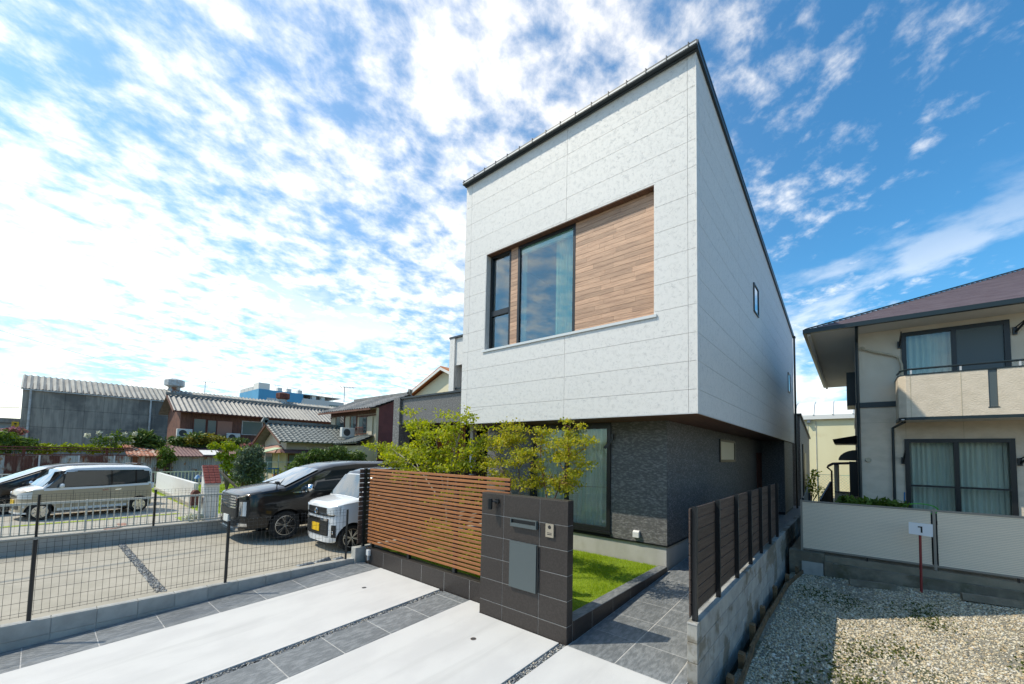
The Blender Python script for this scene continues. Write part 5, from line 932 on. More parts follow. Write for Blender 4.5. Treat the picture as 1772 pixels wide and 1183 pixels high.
# ================================================================== left background
def wave_roof(name, e0, e1, r0, r1, pitch, amp, m, parent, courses=0, th=.05):
    """roof plane from eave edge e0-e1 to ridge edge r0-r1 with rolls running up the slope and stepped courses"""
    e0, e1, r0, r1 = map(Vector, (e0, e1, r0, r1)); nn = (e1-e0).cross(r0-e0).normalized(); nn = nn if nn.z > 0 else -nn
    L_ = (e1-e0).length; nx = max(4, int(L_/pitch)*4); ny = courses*2 if courses else 2; vs = []
    ts = [(k//2+(k % 2)*.96)/courses for k in range(ny)]+[1.] if courses else [0, .5, 1]
    for t_ in ts:
        for i in range(nx+1):
            u = i/nx; p = (e0.lerp(e1, u)).lerp(r0.lerp(r1, u), t_); ph = 2*math.pi*u*L_/pitch
            h = amp*(math.sin(ph) if not courses else max(-.35, math.sin(ph)))
            st_ = (.03*(1-((t_*courses) % 1)) if courses and t_ < 1 else 0)
            vs.append(p+nn*(h+st_))
    k = len(ts); b = MB().add(vs, [(j*(nx+1)+i, j*(nx+1)+i+1, (j+1)*(nx+1)+i+1, (j+1)*(nx+1)+i) for j in range(k-1) for i in range(nx)])
    lo = -nn*th; b.add([e0+lo, e1+lo, r1+lo, r0+lo], [(3, 2, 1, 0)]); b.add([e0+lo, e1+lo, e1, e0], [(0, 1, 2, 3)])
    return b.build(name, m, parent, smooth=35 if not courses else 30)
USC = SITE
# ---- grey slate-clad factory
FA = thing('grey_factory', 'long weathered grey corrugated factory with pale ribbed roof', 'building', (-46, 10, 0))
fx, fy0, fy1, fe, fr_ = -43., -.8, 27., 6.08, 7.3
b = MB(); b.box(fx-6, fx-.03, fy0+.02, fy1, -.2, fe-.02); b.prism([(fx-.03, fy0+.02, fe-.02), (fx-6, fy0+.02, fe-.02), (fx-3, fy0+.02, fr_-.08)], (0, fy1-fy0-.02, 0)); b.build('core', 'joint_dark', FA, fixn=True)
zs = [0, 1.9, 3.45, 4.75, fe-.01]
for k in range(14):
    ya, yb = fy0+k*.98, fy0+(k+1)*.98
    for za, zb in zip(zs, zs[1:]): piece('wall_sheet', fx-.029, fx-.01+.006*((k+len(FA.children)) % 2), ya+.006, yb-.006, za+.01, zb-.008, 'slate_wall', FA)
piece('wall_sheet', fx-.029, fx-.01, fy0+14*.98, fy1, 0, fe-.02, 'slate_wall', FA)
ro = wave_roof('roof', (fx+.12, fy0-.1, fe-.05), (fx+.12, fy1, fe-.05), (fx-3, fy0-.1, fr_), (fx-3, fy1, fr_), .30, .055, 'slate_roof', FA); wave_roof('roof_back', (fx-6.1, fy0-.1, fe-.05), (fx-6.1, fy1, fe-.05), (fx-3, fy0-.1, fr_), (fx-3, fy1, fr_), .30, .05, 'slate_roof', FA)
piece('gutter', fx+.02, fx+.12, fy0, fy1, fe-.14, fe-.08, 'pale_duct', FA)
for y in (-.45, 5.75): MB().tube([(fx+.07, y, fe-.1), (fx+.07, y, .3)], .06, 8).build('downpipe', 'pale_duct', FA, smooth=40)
for y, m_, s_ in ((7.65, 'pale_duct', 1.), (16.6, 'rust_red', .95)):
    v = MB(); c = (fx-3, y, fr_-.25); v.lathe(c, [(.62*s_, 0), (.42*s_, .35*s_), (.42*s_, .5*s_)], 8); o = v.build('ventilator', 'rust_sheet', FA); v = MB(); v.lathe(c, [(.45*s_, .5*s_), (.72*s_, .62*s_), (.72*s_, 1.12*s_), (.6*s_, 1.18*s_), (0, 1.32*s_)], 8); v.build('cowl', m_, o)
def antenna(x, y, z0, h, label):
    t = thing('antenna', label, 'antenna', (x, y, z0)); MB().bar((x, y, z0), (x, y, z0+h), .045).build('mast', 'pale_duct', t)
    b = MB(); b.bar((x-.1, y-.35, z0+h-.05), (x+.1, y+.75, z0+h+.02), .03)
    for k in range(6): u = k/5; p = Vector((x-.1+.2*u, y-.35+1.1*u, z0+h-.05+.07*u)); b.bar(p+Vector((-.25, 0, -.03)), p+Vector((.25, 0, .03)), .02)
    b.build('yagi_elements', 'pale_duct', t)
antenna(-46.2, 9.9, 7.2, 1.25, 'thin television antenna mast rising behind the factory roof'); antenna(-30, 15.2, 6.0, 1.2, 'television antenna on the two-storey tiled house ridge')
# ---- brown boarded house
BH = thing('brown_house', 'brown boarded two-storey house with grey tile roof and window boxes', 'house', (-36, 11, 0))
hx, hy0, hy1, he = -34., 6.1, 17.5, 4.72
MB().box(hx-4, hx-.03, hy0, hy1, -.2, he).build('core', 'joint_dark', BH)
for k in range(42): ya = hy0+k*.2714; piece('board', hx-.029, hx-.005, ya+.005, ya+.266, .3, he, 'brown_board', BH)
MB().prism([(hx-4, hy0-.02, .3), (hx, hy0-.02, .3), (hx, hy0-.02, he), (hx-2, hy0-.02, 5.75), (hx-4, hy0-.02, he)], (0, .019, 0)).build('gable_wall', 'brown_board', BH, fixn=True)
rb = wave_roof('roof', (hx+.55, hy0-.5, 4.62), (hx+.55, hy1, 4.62), (hx-2, hy0-.5, 5.85), (hx-2, hy1, 5.85), .285, .05, 'kawara', BH, 0); wave_roof('roof_back', (hx-4.5, hy0-.5, 4.62), (hx-4.5, hy1, 4.62), (hx-2, hy0-.5, 5.85), (hx-2, hy1, 5.85), .285, .05, 'kawara', BH)
b = MB(); b.bar((hx-2, hy0-.55, 5.95), (hx-2, hy1, 5.95), .22, .16); b.build('ridge', 'kawara', rb); MB().bar((hx+.56, hy0-.5, 4.58), (hx+.56, hy1, 4.58), .09, .08).build('gutter', 'rust_red', rb)
b = MB(); b.bar((hx+.55, hy0-.5, 4.56), (hx-2, hy0-.5, 5.80), .06, .14); b.build('barge_board', 'brown_board', rb)
def far_win(par, x, y0, y1, z0, z1, fm='pale_duct', gm='window_far', t_=.05):
    b = MB(); b.box(x, x+.05, y0, y0+t_, z0, z1); b.box(x, x+.05, y1-t_, y1, z0, z1); b.box(x, x+.05, y0+t_, y1-t_, z0, z0+t_); b.box(x, x+.05, y0+t_, y1-t_, z1-t_, z1); f = b.build('window', fm, par); MB().box(x+.004, x+.02, y0+t_, y1-t_, z0+t_, z1-t_).build('pane', gm, f); return f
far_win(BH, hx+.001, 6.75, 7.5, 3.2, 4.25, 'rust_red'); far_win(BH, hx+.001, 7.52, 8.1, 3.2, 4.2, 'rust_red'); far_win(BH, hx+.001, 9.6, 10.95, 3.25, 4.28)
piece('shutter', hx+.002, hx+.04, 8.12, 9.0, 3.1, 4.15, 'pink_panel', BH); piece('shutter', hx+.002, hx+.04, 11.0, 12.4, 3.05, 4.15, 'pink_panel', BH)
b = MB(); b.hexa([(hx+.9, 5.9, 2.45), (hx+.9, hy1, 2.45), (hx, hy1, 2.45), (hx, 5.9, 2.45)], [(hx+.95, 5.9, 2.52), (hx+.95, hy1, 2.52), (hx, hy1, 2.92), (hx, 5.9, 2.92)]); b.build('lean_to_roof', 'shed_roof', BH, fixn=True)
def aircon(x, y, z, label, d=1):
    t = thing('aircon_unit', label, 'air conditioner', (x, y, z)); piece('case', x-.28, x, y-.4, y+.4, z, z+.56, 'ac_white', t, .02); MB().lathe((x+.001, y-.1, z+.28), [(0, .004), (.19, .006), (.21, 0)], 20, 'x').build('fan_grille', 'fan_dark', t); piece('stand', x-.25, x-.03, y-.3, y+.3, z-.08, z-.001, 'pale_duct', t)
aircon(hx+.55, 6.25, 2.9, 'white air conditioner at the left corner of the brown house'); aircon(hx+.55, 9.0, 2.75, 'white air conditioner between the brown house windows')
# ---- tiled house: low gabled wing plus two-storey block
TH = thing('tiled_house', 'beige plaster house with grey tiled gable wing and upper storey', 'house', (-23, 12, .3))
tx0, tx1, ty0, ty1 = -26.6, -23.4, 8.75, 12.45
MB().prism([(tx0, ty0, .3), (tx1, ty0, .3), (tx1, ty0, 2.75), (-25.1, ty0, 3.55), (tx0, ty0, 2.65)], (0, ty1-ty0, 0)).build('wing_wall', 'plaster_beige', TH, fixn=True)
tr_ = wave_roof('wing_roof', (-22.85, ty0-.55, 2.66), (-22.85, ty1+.1, 2.66), (-25.1, ty0-.55, 3.70), (-25.1, ty1+.1, 3.70), .27, .045, 'kawara_green', TH, 9); wave_roof('wing_roof_back', (-27.2, ty0-.55, 2.55), (-27.2, ty1+.1, 2.55), (-25.1, ty0-.55, 3.70), (-25.1, ty1+.1, 3.70), .27, .045, 'kawara_green', TH, 8)
b = MB(); b.bar((-25.1, ty0-.6, 3.80), (-25.1, ty1, 3.80), .2, .16); b.bar((-25.1, ty0-.62, 3.72), (-25.1, ty0-.5, 4.0), .2, .25); b.build('ridge', 'kawara_green', tr_)
b = MB(); b.bar((-22.9, ty0-.5, 2.60), (-25.1, ty0-.5, 3.62), .08, .13); b.build('barge_board', 'brown_board', tr_); b = MB(); b.bar((-27.2, ty0-.5, 2.48), (-25.1, ty0-.5, 3.62), .08, .13); b.build('barge_board', 'brown_board', tr_)
MB().hexa([(-23.4, ty0-.3, 2.12), (-22.8, ty0-.3, 2.05), (-22.8, ty1, 2.05), (-23.4, ty1, 2.12)], [(-23.4, ty0-.3, 2.26), (-22.8, ty0-.3, 2.10), (-22.8, ty1, 2.10), (-23.4, ty1, 2.26)]).build('porch_eave', 'shed_roof', TH, fixn=True)
for ya, yb in ((8.85, 9.5), (9.6, 10.3), (10.4, 11.2), (11.3, 12.1)): far_win(TH, tx1+.001, ya, yb, .9, 2.0, 'brown_board')
piece('gable_window', -26.3, -25.3, ty0-.03, ty0-.001, .9, 2.0, 'window_far', TH)
MB().hexa([(-26.5, ty0-.6, 2.05), (-23.3, ty0-.6, 2.05), (-23.3, ty0, 2.1), (-26.5, ty0, 2.1)], [(-26.5, ty0-.6, 2.1), (-23.3, ty0-.6, 2.1), (-24.2, ty0, 2.5), (-25.6, ty0, 2.5)]).build('gable_canopy', 'pink_panel', TH, fixn=True)
ux0, ux1, uy = -26.2, -20.7, 12.45
MB().box(ux0, ux1-.031, uy, 17, .3, 4.72).build('block_wall_body', 'plaster_beige', TH)
MB().prism([(ux1-.03, uy+.02, .3), (ux1-.03, 17, .3), (ux1-.03, 17, 4.75), (ux1-.03, 14.4, 5.62), (ux1-.03, uy+.02, 4.75)], (.03, 0, 0)).build('end_wall', 'maroon', TH, fixn=True); piece('corner_board', ux1-.02, ux1+.03, uy-.03, uy+.12, .3, 4.74, 'plaster_beige', TH)
wr = wave_roof('block_roof', (ux0-.5, uy-.6, 4.66), (ux1+.35, uy-.6, 4.66), (ux0-.5, 14.4, 5.72), (ux1+.35, 14.4, 5.72), .27, .045, 'kawara', TH, 8); wave_roof('block_roof_back', (ux0-.5, 17.3, 4.5), (ux1+.35, 17.3, 4.5), (ux0-.5, 14.4, 5.72), (ux1+.35, 14.4, 5.72), .27, .045, 'kawara', TH, 8)
b = MB(); b.bar((ux0-.6, 14.4, 5.80), (ux1+.38, 14.4, 5.80), .2, .14); b.bar((ux1+.3, 14.4, 5.75), (ux1+.42, 14.4, 6.02), .2, .2); b.build('block_ridge', 'kawara', wr); MB().bar((ux0-.5, uy-.62, 4.6), (ux1+.35, uy-.62, 4.6), .08, .1).build('block_gutter', 'brown_board', wr)
piece('eave_band', ux0, ux1-.03, uy-.02, uy-.001, 4.42, 4.66, 'brown_board', TH); piece('eave_beam', ux0, ux1, uy-.05, uy-.021, 4.30, 4.38, 'brown_board', TH)
def uwin(x0, x1, z0, z1):
    b = MB(); b.box(x0-.05, x1+.05, uy-.06, uy-.001, z0-.05, z1+.05); f = b.build('upper_window', 'brown_board', TH); piece('pane', x0, (x0+x1)/2-.02, uy-.07, uy-.0605, z0, z1, 'window_far', f); piece('pane', (x0+x1)/2+.02, x1, uy-.07, uy-.0605, z0, z1, 'car_glass_pale', f)
uwin(-25.3, -24.35, 3.55, 4.4); uwin(-23.45, -22.85, 3.55, 4.35); uwin(-22.45, -21.65, 3.3, 4.25)
for x in (-25.9, -24.1): piece('shutter_panel', x, x+.5, uy-.09, uy-.03, 3.5, 4.35, 'plaster_beige', TH)
piece('shutter_panel', -21.55, -21.0, uy-.09, uy-.03, 3.2, 4.25, 'plaster_beige', TH)
b = MB(); b.box(-22.5, -21.6, uy-.3, uy-.28, 3.62, 3.66); b.box(-22.5, -21.6, uy-.3, uy-.28, 3.2, 3.24)
for k in range(8): b.box(-22.5+k*.125, -22.48+k*.125, uy-.3, uy-.28, 3.24, 3.62)
b.build('window_railing', 'rust_red', TH)
wave_roof('lower_eave_roof', (-23.1, uy-1.35, 2.62), (-20.3, uy-1.35, 2.72), (-23.1, uy-.02, 3.15), (-20.9, uy-.02, 3.15), .27, .04, 'kawara_green', TH, 4); MB().box(-23.1, -20.8, uy-1.0, uy-.01, .3, 2.55).build('porch_wall', 'plaster_beige', TH)
aircon(-22.75, uy-.55, 3.05, 'white air conditioner standing on the low tiled eave')
b = MB(); b.hexa([(-19.9, 12.6, 2.55), (-17.2, 12.2, 2.25), (-17.2, 15, 2.25), (-19.9, 15, 2.55)], [(-19.9, 12.6, 2.62), (-17.2, 12.2, 2.32), (-17.2, 15, 2.32), (-19.9, 15, 2.62)]); SR = thing('side_shed', 'small lean-to shed roof beside the maroon end wall', 'shed', (-18.5, 13.5, .3)); b.build('roof', 'kawara', SR, fixn=True); MB().box(-19.8, -17.4, 12.8, 14.9, .3, 2.22).build('wall', 'rust_red', SR)
# awning, clothes frame and pots
AW = thing('awning', 'pale green cloth awning on poles beside the gabled wing', 'awning', (-22.6, 7.6, .3)); MB().hexa([(-23.2, 6.95, 2.0), (-22.2, 6.95, 1.98), (-22.2, 8.1, 2.3), (-23.2, 8.1, 2.32)], [(-23.2, 6.95, 2.03), (-22.2, 6.95, 2.01), (-22.2, 8.1, 2.33), (-23.2, 8.1, 2.35)]).build('cloth', 'awning', AW, fixn=True)
for y in (7.0, 8.0): MB().tube([(-22.3, y, .3), (-22.3, y, 2.0)], .02, 6).build('pole', 'pale_duct', AW)
CF = thing('clothes_frame', 'thin pale clothes-drying frame in the tiled house garden', 'frame', (-22, 8.4, .3)); b = MB(); b.bar((-22, 7.3, 1.62), (-22, 9.6, 1.60), .03); b.build('pole', 'pale_duct', CF)
for y in (7.4, 9.4): MB().tube([(-22, y, .3), (-22, y, 1.6)], .02, 6).build('upright', 'pale_duct', CF)
for x, y, w, h, m_, l in ((-22.4, 7.7, .6, 1.25, 'pot_blue', 'blue garden table beside the awning pole'), (-23.2, 8.3, .25, .95, 'orange_pot', 'orange flower pot near the gabled wing'), (-23, 7.3, .5, .8, 'white_plastic', 'white storage box under the awning')):
    t = thing('garden_item', l, 'table' if 'table' in l else 'pot' if 'pot' in l else 'box', (x, y, .3))
    if 'table' in l:
        piece('top', x-.3, x+.3, y-.3, y+.3, h, h+.05, m_, t, .01)
        for dx in (-.25, .25):
            for dy in (-.25, .25): piece('leg', x+dx-.02, x+dx+.02, y+dy-.02, y+dy+.02, .3, h-.001, m_, t)
    elif 'pot' in l: MB().lathe((x, y, .3), [(.14, 0), (.2, h-.42), (.22, h-.4), (.22, h-.3), (.18, h-.3), (.15, h-.4), (0, h-.4)], 14).build('bowl', m_, t, smooth=40); foliage('flowers', [(x, y, h+.15)], [.25], 120, .06, 'leaf_lime', t, 3)
    else: piece('body', x-w/2, x+w/2, y-.25, y+.25, .3, h, m_, t, .02); piece('lid', x-w/2-.02, x+w/2+.02, y-.27, y+.27, h+.001, h+.05, m_, t, .01)
# ---- blue building, cream gable, small shop at far left
BB = thing('blue_building', 'bright blue low industrial building with white rooftop screens', 'building', (-95, 35, 0))
MB().box(-101.7, -90, 27.96, 36.5, 0, 14.2).build('wall', 'blue_paint', BB); MB().box(-101.7, -90, 36.501, 45.6, 0, 13.3).build('end_wall', 'pale_building', BB); MB().prism([(-89.99, 35.2, 10.), (-89.99, 36.5, 10.), (-89.99, 36.5, 13.4)], (.1, 0, 0)).build('pale_slope', 'pale_building', BB, fixn=True)
MB().box(-101.5, -90.2, 28.2, 45.4, 14.201, 14.22).build('roof_deck', 'pale_building', BB)
for xa in (-101.5, -98.8, -96.1): piece('roof_screen', xa, xa+2.5, 28.0, 28.2, 14.23, 15.0, 'pale_building', BB)
piece('stair_head', -93.2, -90.2, 27.98, 30.0, 14.23, 15.5, 'white_trim', BB)
for y in (31.6, 33.4, 35.6): piece('rooftop_unit', -91.5, -90.6, y, y+.9, 14.23, 15.0, 'ac_white', BB)
for y in (38.6, 40.5): piece('rooftop_unit', -91.5, -90.6, y, y+.9, 13.31, 14.3, 'ac_white', BB)
for q in np.arange(29.5, 32.6, .8): piece('window', -89.995, -89.95, q, q+.7, 11.2, 12.6, 'pale_building', BB)
for q in np.arange(33.2, 35.2, .8): piece('window', -89.995, -89.95, q, q+.7, 11.0, 12.2, 'window_far', BB)
piece('window', -89.995, -89.95, 42.2, 44.6, 11.4, 12.5, 'window_far', BB)
b = MB(); b.bar((-90.3, 30, 15.5), (-90.3, 45, 14.7), .06)
for y in np.arange(31, 45, 2.4): b.bar((-90.3, y, 13.3), (-90.3, y, 15.45-(y-30)*.05), .05)
b.build('roof_railing', 'pale_duct', BB)
CG = thing('cream_house', 'cream gable with orange-tiled edge peeking above the dark porch', 'house', (-26, 22, 0))
MB().prism([(-33, 22, 0), (-19.5, 22, 0), (-19.5, 22, 6.3), (-26.2, 22, 9.15), (-33, 22, 6.3)], (0, 8, 0)).build('wall', 'cream_far', CG, fixn=True)
for xa, za, xb, zb in ((-34.2, 5.95, -26.2, 9.4), (-26.2, 9.4, -18.6, 6.0)):
    MB().hexa([(xa, 21.5, za), (xb, 21.5, zb), (xb, 30.3, zb), (xa, 30.3, za)], [(xa, 21.5, za+.12), (xb, 21.5, zb+.12), (xb, 30.3, zb+.12), (xa, 30.3, za+.12)]).build('roof', 'orange_roof', CG, fixn=True); MB().hexa([(xa, 21.46, za-.22), (xb, 21.46, zb-.22), (xb, 21.52, zb-.22), (xa, 21.52, za-.22)], [(xa, 21.46, za), (xb, 21.46, zb), (xb, 21.52, zb), (xa, 21.52, za)]).build('barge_board', 'white_trim', CG, fixn=True)
SH = thing('corner_shop', 'small grey shop with yellow sign at the far left edge', 'building', (-55, -2, 0))
MB().box(-62, -55, -8, -.75, 0, 4.0).build('wall', 'pale_building', SH); MB().box(-62.3, -54.4, -8.2, -.6, 4.02, 4.4).build('parapet', 'slate_wall', SH); MB().box(-55.5, -54.2, -8, -.8, 3.35, 3.5).build('canopy', 'white_trim', SH)
for ya in (-2.2, -1.75, -1.3): piece('shutter', -54.995, -54.95, ya, ya+.4, .5, 3.1, 'car_glass_pale', SH)
sg = piece('sign_board', -54.19, -54.1, -1.45, -1.05, 3.62, 4.12, 'sign_yellow', SH); b = MB(); b.box(-54.095, -54.09, -1.32, -1.18, 3.88, 4.0); b.box(-54.095, -54.09, -1.36, -1.16, 3.74, 3.78); b.build('lettering', 'ink', sg)
# ---- rusty boundary and sheds
def corr_mesh(name, w, h, m, pitch=.09, amp=.012):
    n = int(w/pitch)*4; vs = []
    for i in range(n+1):
        y = -w/2+w*i/n
        for z in (0, h): vs.append((amp*math.sin(2*math.pi*i/4), y, z))
    me = bpy.data.meshes.new(name); me.from_pydata(vs, [], [(2*i, 2*i+2, 2*i+3, 2*i+1) for i in range(n)]); setmats(me, m); return me
RW = thing('rusty_fence', 'rust-streaked corrugated iron fence behind the parked cars', 'fence', (-29, 1, .3)); cm = [corr_mesh('sheet', .84, 1.42, q) for q in ('rust_dark', 'rust_sheet')]
for k in range(7):
    o = bpy.data.objects.new('sheet', cm[(0, 1, 0, 0, 1, 0, 1)[k]]); o.matrix_basis = Matrix.Translation((-29, -2.1+k*.82, .31)); link(o, RW)
for z in (1.75, 1.98, 2.1): piece('rail', -29.06, -28.98, -2.6, 3.3, z, z+.05, 'rust_red', RW)
for y in (-.35, 2.35): piece('brace', -29.12, -29.06, y-.05, y+.05, .3, 2.15, 'rust_red', RW)
for k in range(5): piece('upright', -28.97, -28.93, -2.4+k*1.25, -2.34+k*1.25, .3, 1.75, 'gutter_pale', RW)
SD = thing('iron_shed', 'long low corrugated iron shed with maroon roof and rust stains', 'shed', (-30, 6, .3)); ms = [corr_mesh('wall_sheet', .86, 1.45, q) for q in ('shed_sheet', 'rust_sheet')]
for k in range(9):
    o = bpy.data.objects.new('wall_sheet', ms[(1, 1, 0, 0, 0, 0, 1, 0, 0)[k]]); o.matrix_basis = Matrix.Translation((-29.02, 3.75+k*.845, .31)); link(o, SD)
MB().box(-31.5, -29.1, 3.35, 10.9, .3, 1.72).build('core', 'joint_dark', SD); MB().box(-29.0, -28.9, 4.72, 4.86, .3, 1.75).build('post', 'black_metal', SD)
for ya, yb, m_ in ((3.1, 4.6, 'shed_roof_rust'), (4.62, 11, 'shed_roof')): wave_roof('roof', (-28.7, ya, 1.76), (-28.7, yb, 1.76), (-31.4, ya, 2.35), (-31.4, yb, 2.35), .16, .02, m_, SD)
MB().hexa([(-28.75, 6.3, 1.82), (-28.75, 7.3, 1.82), (-29.9, 7.2, 2.08), (-29.9, 6.3, 2.08)], [(-28.75, 6.3, 1.85), (-28.75, 7.3, 1.85), (-29.9, 7.2, 2.11), (-29.9, 6.3, 2.11)]).build('roof_patch', 'white_trim', SD, fixn=True)
# ---- overhead cables
def cable(label, a, c, sag, r):
    a, c = Vector(a), Vector(c); tag(MB().tube([a.lerp(c, u)-Vector((0, 0, 4*sag*u*(1-u))) for u in np.linspace(0, 1, 14)], r, 5).build('overhead_cable', 'wire'), label, 'cable')
cable('thin black cable slanting down across the sky above the factory', (-30, -4, 8.1), (-44, 12, 7.4), .25, .007)
cable('upper sagging cable at the left edge by the shop', (-40, -6, 8.0), (-43.2, -.7, 6.05), .2, .009); cable('lower twin cable at the left edge by the shop', (-45, -8, 6.4), (-46, -.9, 5.2), .2, .012); cable('thick bundled cable entering the factory corner', (-44, -9, 4.3), (-44, -.9, 4.75), .1, .02)
USC = None
cable('thick overhead cable outside the lot that shades the concrete', (-14.0, -6.5, 7.6), (-14.7, -1.3, 7.7), .1, .03)

# ================================================================== house across the street (seen only in window reflections)
OH = thing('street_house', 'grey house across the street mirrored in the windows', 'house', (0, -16, -.4))
MB().box(-9, 8, -22, -15, -.5, 5.6).build('wall', 'slate_wall', OH); MB().prism([(-9.6, -14.4, 5.6), (-9.6, -22.6, 5.6), (-9.6, -18.5, 7.4)], (18.2, 0, 0)).build('roof', 'kawara', OH, fixn=True)
for x in (-7, -3, 1, 5): piece('window', x-.8, x+.8, -14.999, -14.96, 3.4, 4.7, 'window_far', OH); piece('window', x-.8, x+.8, -14.999, -14.96, .5, 2.2, 'window_far', OH)
USC = SITE
# ================================================================== background planting
plant('pine_tree', 'spreading layered garden pine in front of the brown house', 'tree', (-31.6, 6.6, .3), [(-.1, -.9, 2.35, .6, .25), (.2, .0, 2.6, .7, .28), (.1, .9, 2.5, .6, .25), (0, -.3, 2.0, .8, .3), (.2, 1.5, 2.2, .6, .25), (0, 2.2, 2.4, .6, .25)], 3800, .10, 'leaf_pine', 31, asp=2.2)
plant('golden_shrub', 'olive-gold clipped shrub beside the garden pine', 'shrub', (-31.2, 6.3, .3), [(0, 0, 2.35, .55, .35), (.1, .7, 2.5, .6, .35), (0, 1.4, 2.4, .5, .3)], 1800, .09, 'leaf_gold', 32)
plant('palm', 'small fan palm growing over the iron shed roof', 'palm', (-31.2, 4.0, .3), [(0, 0, 2.35, .55, .45), (.2, .3, 2.1, .5, .35), (.5, .5, 1.75, .4, .3)], 1300, .13, 'leaf_pine', 33, asp=4.5)
plant('vine', 'green vine hanging over the shed eave', 'vine', (-28.6, 4.55, .3), [(0, 0, 1.65, .38, .3), (0, .25, 1.35, .3, .3), (.05, -.1, 1.0, .22, .3)], 800, .08, 'leaf_mid', 34, stem=False)
plant('white_flower_shrub', 'loose shrub with white blossoms above the rusty fence', 'shrub', (-30.5, 2.6, .3), [(0, 0, 2.2, .45, .35), (.1, -.5, 2.15, .35, .3), (0, .55, 2.2, .35, .3), (0, .2, 2.55, .25, .3)], 600, .08, 'leaf_mid', 35)
o = foliage('blossoms', [(-30.4, 1.7, 2.75), (-30.4, 2.1, 2.9), (-30.3, 2.6, 2.65), (-30.4, 3.1, 2.9), (-30.4, 3.5, 2.95), (-30.3, 2.9, 2.45), (-30.4, 3.4, 2.5)], [.12, .1, .12, .1, .12, .1, .1], 260, .08, 'leaf_white', bpy.data.objects['white_flower_shrub'], 36)
plant('hedge', 'bright green hedge above the rusty fence at far left', 'hedge', (-31, -.8, .3), [(0, -1, 2.0, .7, .55), (0, -.2, 2.05, .6, .55), (0, .5, 1.9, .5, .4), (0, -.9, 1.4, .9, .6)], 2600, .11, 'leaf_mid', 37)
plant('pink_shrub', 'pink flowering shrub beside the far-left hedge', 'shrub', (-32.5, -.7, .3), [(0, 0, 2.6, .35, .2), (0, -.4, 2.5, .3, .2)], 420, .10, 'leaf_pink', 38)
plant('low_hedge', 'low yellow-green hedge along the factory wall', 'hedge', (-31.5, 1.2, .3), [(0, -.9, 1.75, .5, .25), (0, 0, 1.8, .5, .22), (0, .9, 1.75, .5, .22), (0, 1.7, 1.8, .4, .22)], 1800, .10, 'leaf_lime', 39)
plant('hedge_bank', 'dark evergreen bank behind the iron shed', 'hedge', (-32.4, 8.2, .3), [(0, -2.2, 1.7, .7, .5), (0, -1, 1.8, .8, .55), (0, .4, 1.75, .8, .5), (0, 1.8, 1.7, .8, .5), (0, 3, 1.6, .7, .5)], 3600, .12, 'leaf_mid', 40)
plant('crape_myrtle', 'pink crape myrtle in front of the gabled wing', 'tree', (-24.5, 7.2, .3), [(0, 0, 1.75, .5, .4), (.1, .4, 1.9, .35, .3)], 700, .08, 'leaf_mid', 41)
foliage('blossoms', [(-24.3, 7.0, 2.35), (-24.3, 7.35, 2.45), (-24.2, 7.6, 2.15), (-24.3, 7.8, 2.3), (-24.3, 7.2, 2.1)], [.16]*5, 330, .07, 'leaf_pink', bpy.data.objects['crape_myrtle'], 42)
plant('lime_tree', 'slender yellow-green tree before the iron shed', 'tree', (-22, 5.75, .33), [(0, -.2, 1.55, .3, .25), (.1, .35, 1.5, .3, .22), (0, 0, 2.0, .32, .25), (0, .6, 1.85, .25, .2), (-.1, -.55, 2.0, .25, .18), (.1, 0, 1.1, .3, .25), (0, .5, 1.1, .25, .2), (0, .2, .6, .25, .3)], 1300, .085, 'leaf_lime', 43)
plant('olive_tree', 'silver-green olive tree on the yard lawn', 'tree', (-18.6, 5.35, .33), [(0, 0, .9, .36, .4), (.1, .35, 1.3, .36, .4), (0, .2, 1.7, .34, .35), (-.1, .55, 1.75, .25, .3), (.1, .0, 1.35, .32, .3), (0, .45, .75, .35, .35), (0, .65, 1.2, .25, .3)], 3600, .05, 'leaf_olive', 44, asp=3.2)
ST = thing('wooden_stake', 'slanted wooden support stake beside the olive tree', 'stake', (-18.2, 5.3, .33)); MB().tube([(-17.6, 5.35, .33), (-18.6, 4.62, 1.35)], .05, 8).build('pole', 'bark', ST)
for i, (y, z, r, n_) in enumerate(((8.3, 1.5, .75, 2200), (9.3, 1.65, .8, 2200), (10.3, 1.45, .75, 2000))):
    plant('pine_tree', ('bushy cloud-pruned pine nearest the gabled wing', 'tallest cloud-pruned pine behind the black van', 'cloud-pruned pine nearest the maroon wall')[i], 'tree', (-19.3, y, .33), [(0, -.3, z, r*.5, .3), (.1, .25, z+.2, r*.55, .3), (0, .5, z-.15, r*.45, .28), (.2, 0, z-.35, r*.6, .3), (0, -.45, z-.3, r*.45, .28)], n_, .075, 'leaf_pine', 50+i, asp=2.2, group='pines behind the van')
plant('round_bush', 'clipped round bright bush behind the black van bonnet', 'bush', (-21, 8.5, .33), [(0, 0, .95, .5, .42)], 1500, .06, 'leaf_mid', 54)
plant('border_shrub', 'low mixed border plants behind the back picket fence', 'shrub', (-26.8, 9.2, .33), [(0, -1, .45, .4, .35), (0, 0, .5, .45, .35), (0, 1, .5, .45, .4), (0, 2, .45, .4, .35)], 1500, .08, 'leaf_mid', 55, stem=False)
plant('flower_clump', 'small clump of white flowers inside the picket fence', 'flowers', (-13.2, 2.72, .33), [(0, 0, .10, .16, .10), (0, .2, .08, .12, .08)], 260, .05, 'leaf_white', 56, stem=False)
USC = None
plant('boundary_bush', 'light green bushes between the black van and dark porch', 'bush', (-14.5, 10.2, .1), [(0, 0, 1.5, .6, .45), (.6, .2, 1.8, .6, .45), (-.6, .2, 1.7, .5, .4), (.2, 0, 2.2, .45, .35), (1.0, .2, 1.3, .5, .4)], 2000, .08, 'leaf_lime', 57)
